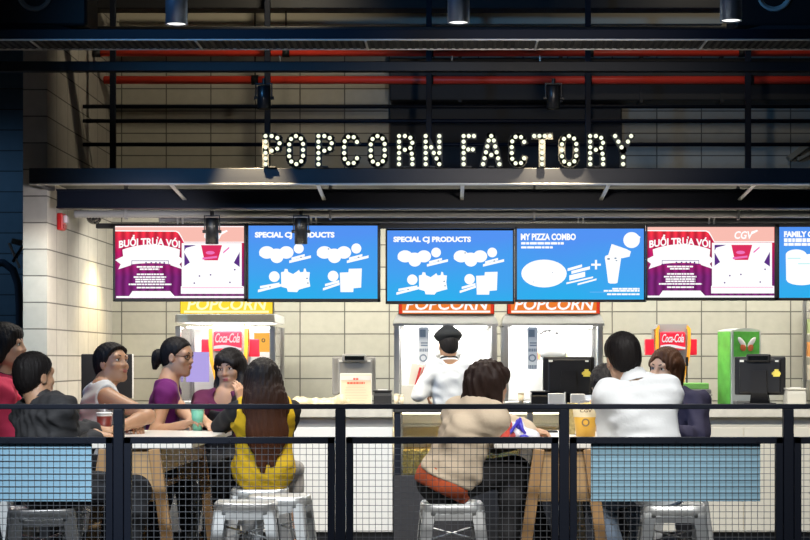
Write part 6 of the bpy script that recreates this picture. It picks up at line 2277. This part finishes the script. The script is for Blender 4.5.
b.tube([(0.225, yb - 0.055, z + 0.012), (0.30, yb - 0.065, z + 0.014), (0.40, yb - 0.05, z + 0.016)], 0.006, 8)
b.build('blue_strap', BLUEB, t)
f = Field(); f.ell((0.365, yb - 0.045, z + 0.022), (0.022, 0.014, 0.012), 0.01); f.ell((0.40, yb - 0.035, z + 0.03), (0.014, 0.014, 0.02), 0.01); f.ell((0.335, yb - 0.035, z + 0.085), (0.014, 0.010, 0.026), 0.01); f.warp(folds(0.005, 4))
field_obj('blue_print', f, 0.004, BLUEB, t)
f = Field(); f.ell((0.252, yb - 0.095, z + 0.045), (0.038, 0.03, 0.042), 0.02); f.ell((0.272, yb - 0.075, z + 0.085), (0.03, 0.025, 0.03), 0.02); f.cone((0.26, yb - 0.09, z + 0.03), (0.31, yb - 0.03, z + 0.03), 0.02, 0.02, 0.02); f.warp(folds(0.006, 5))
field_obj('red_panel', f, 0.005, mat('bag_coral', (0.75, 0.10, 0.07), 0.35, bump=0.3, bscale=20), t)

c = W(320, 404, 134)
f = Field(); rnd = random.Random(21)
for k_ in range(9):
    f.ell((c.x - 0.15 + 0.045 * k_, c.y + rnd.uniform(-0.03, 0.05), ZC + rnd.uniform(0.015, 0.03 + 0.004 * k_)), (rnd.uniform(0.05, 0.07), 0.06, rnd.uniform(0.03, 0.05)), 0.03)
f.plane((0, 0, ZC + 0.001), (0, 0, -1), 0.003); f.warp(folds(0.012, 13))
fo = field_obj('popcorn_pouch', f, 0.007, mat('pouch_film', (0.42, 0.37, 0.25), 0.35, bump=0.4, bscale=40, var=0.35, vscale=30), None, Vector((c.x, c.y, ZC)))
tag(fo, 'crumpled pale bag of popcorn on the counter beside the gray register', 'bag')
# ------------------------------------------------------------------ light
for i, p in enumerate(HL):
    spot('hall_lamp_beam', (p.x, p.y, p.z - 0.01), (p.x, p.y - 0.1, 0), (190, 190, 190)[i], 85, (1.0, 0.93, 0.82), 0.6, 0.06)
# further unseen hall lamps nearer the camera, above the frame
spot('hall_lamp_near_left', (-1.3, 6.8, 4.2), (-1.0, 9.4, 0.9), 200, 60, (0.97, 0.97, 1.0), 0.8, 0.10)
spot('hall_lamp_near_middle', (0.2, 6.6, 4.2), (0.1, 9.0, 0.9), 250, 60, (1.0, 0.95, 0.86), 0.8, 0.10)
spot('hall_lamp_near_right', (1.3, 6.6, 4.2), (0.95, 8.9, 1.05), 270, 42, (0.95, 0.97, 1.0), 0.8, 0.10)
spot('front_fill_left', (-1.9, 3.6, 4.0), (-1.7, 8.0, 0.7), 1250, 26, (0.86, 0.94, 1.0), 0.8, 0.10)  # three front fills added to brighten the boards and railing, no fixtures
spot('front_fill_middle', (0.0, 3.4, 4.0), (-0.2, 8.4, 0.8), 380, 40, (1.0, 0.97, 0.92), 0.8, 0.10)
spot('front_fill_right', (1.4, 3.6, 4.0), (1.1, 8.0, 0.7), 560, 26, (1.0, 0.96, 0.88), 0.8, 0.10)
# strips under the canopy over the counter and the work aisle
area('counter_strip_left', (-1.2, 13.2, 2.42), (-1.2, 13.2, 0), 75, 3.4, 0.1, (1.0, 0.92, 0.78))
area('counter_strip_right', (1.9, 13.4, 2.42), (1.9, 13.5, 0), 50, 4.0, 0.1, (1.0, 0.96, 0.86))
area('aisle_strip', (0.6, 14.9, 2.55), (0.6, 15.6, 1.2), 145, 6.5, 0.1, (1.0, 0.96, 0.84))
spot('counter_spot', (-0.9, 9.5, 3.6), (-0.75, 13.04, 0.5), 1050, 26, (1.0, 0.96, 0.88), 0.6, 0.05)
spot('counter_spot_right', (1.9, 9.5, 3.8), (2.2, 13.04, 0.6), 1100, 34, (1.0, 0.95, 0.85), 0.8, 0.05)
# can spots above the letters
spot('letter_spot_a', W(246, 110, 144), W(252, 182, 140), 170, 60, (1.0, 0.78, 0.45), 0.7, 0.02)
spot('letter_spot_b', W(551, 110, 144), W(551, 182, 140), 130, 60, (1.0, 0.80, 0.5), 0.7, 0.02)
# warm wall washer in the left corner, cool spill from the hall
spot('wall_washer', (-2.6, 15.3, 2.38), (-3.03, 15.2, 1.2), 70, 100, (1.0, 0.80, 0.42), 0.8, 0.05)
spot('side_wall_lamp', (-1.6, 12.0, 2.3), (-3.03, 14.4, 1.7), 120, 70, (0.95, 0.93, 1.0), 0.9, 0.1)
spot('upper_fill', (-1.2, 13.4, 4.9), (-2.6, 16.0, 3.3), 72, 100, (1.0, 0.86, 0.62), 0.9, 0.1)  # both upper fills are added to lift the upper wall and pipes
spot('upper_fill_right', (2.2, 13.8, 5.0), (2.2, 16.1, 3.2), 24, 110, (1.0, 0.88, 0.68), 0.9, 0.1)
spot('pipe_fill', (0.6, 9.0, 2.6), (0.6, 15.5, 3.75), 190, 50, (1.0, 0.90, 0.8), 0.9, 0.1)  # added fill from below for the red pipes and tray, no fixture
spot('pier_cool', (-4.4, 11.2, 2.3), (-3.14, 13.53, 1.75), 150, 26, (0.50, 0.84, 1.0), 0.7, 0.05)
# blue lamp of the hall, left of the picture
spot('hall_blue', (-4.4, 6.8, 3.5), (-0.5, 10.7, 3.1), 800, 60, (0.12, 0.45, 1.0), 0.8, 0.35)
spot('corridor_blue', (-5.5, 15.5, 3.8), (-4.2, 17.4, 1.6), 60, 90, (0.35, 0.65, 1.0), 0.9, 0.1)

w = bpy.data.worlds.new('hall_dark')
bpy.context.scene.world = w
w.use_nodes = True
bg = w.node_tree.nodes['Background']
bg.inputs['Color'].default_value = (0.75, 0.85, 1.0, 1)
bg.inputs['Strength'].default_value = 0.035

# ------------------------------------------------------------------ camera
cam = bpy.data.cameras.new('camera')
cam.sensor_width = 36
cam.lens = 36 * F_PX / 810.0
cam.shift_x = -(AX - 405) / 810.0
cam.shift_y = (AY - 270) / 810.0
cam.clip_end = 100
co = bpy.data.objects.new('camera', cam)
C.objects.link(co)
co.location = (0, 0, H)
co.rotation_euler = (PI / 2, 0, 0)
sc = bpy.context.scene
sc.camera = co
sc.view_settings.view_transform = 'Standard'
sc.view_settings.look = 'None'
sc.view_settings.exposure = 0.0
sc.view_settings.gamma = 1.0
sc.view_settings.use_curve_mapping = False
sc.cycles.use_denoising = True
sc.cycles.max_bounces = 6
sc.cycles.sample_clamp_indirect = 4.0
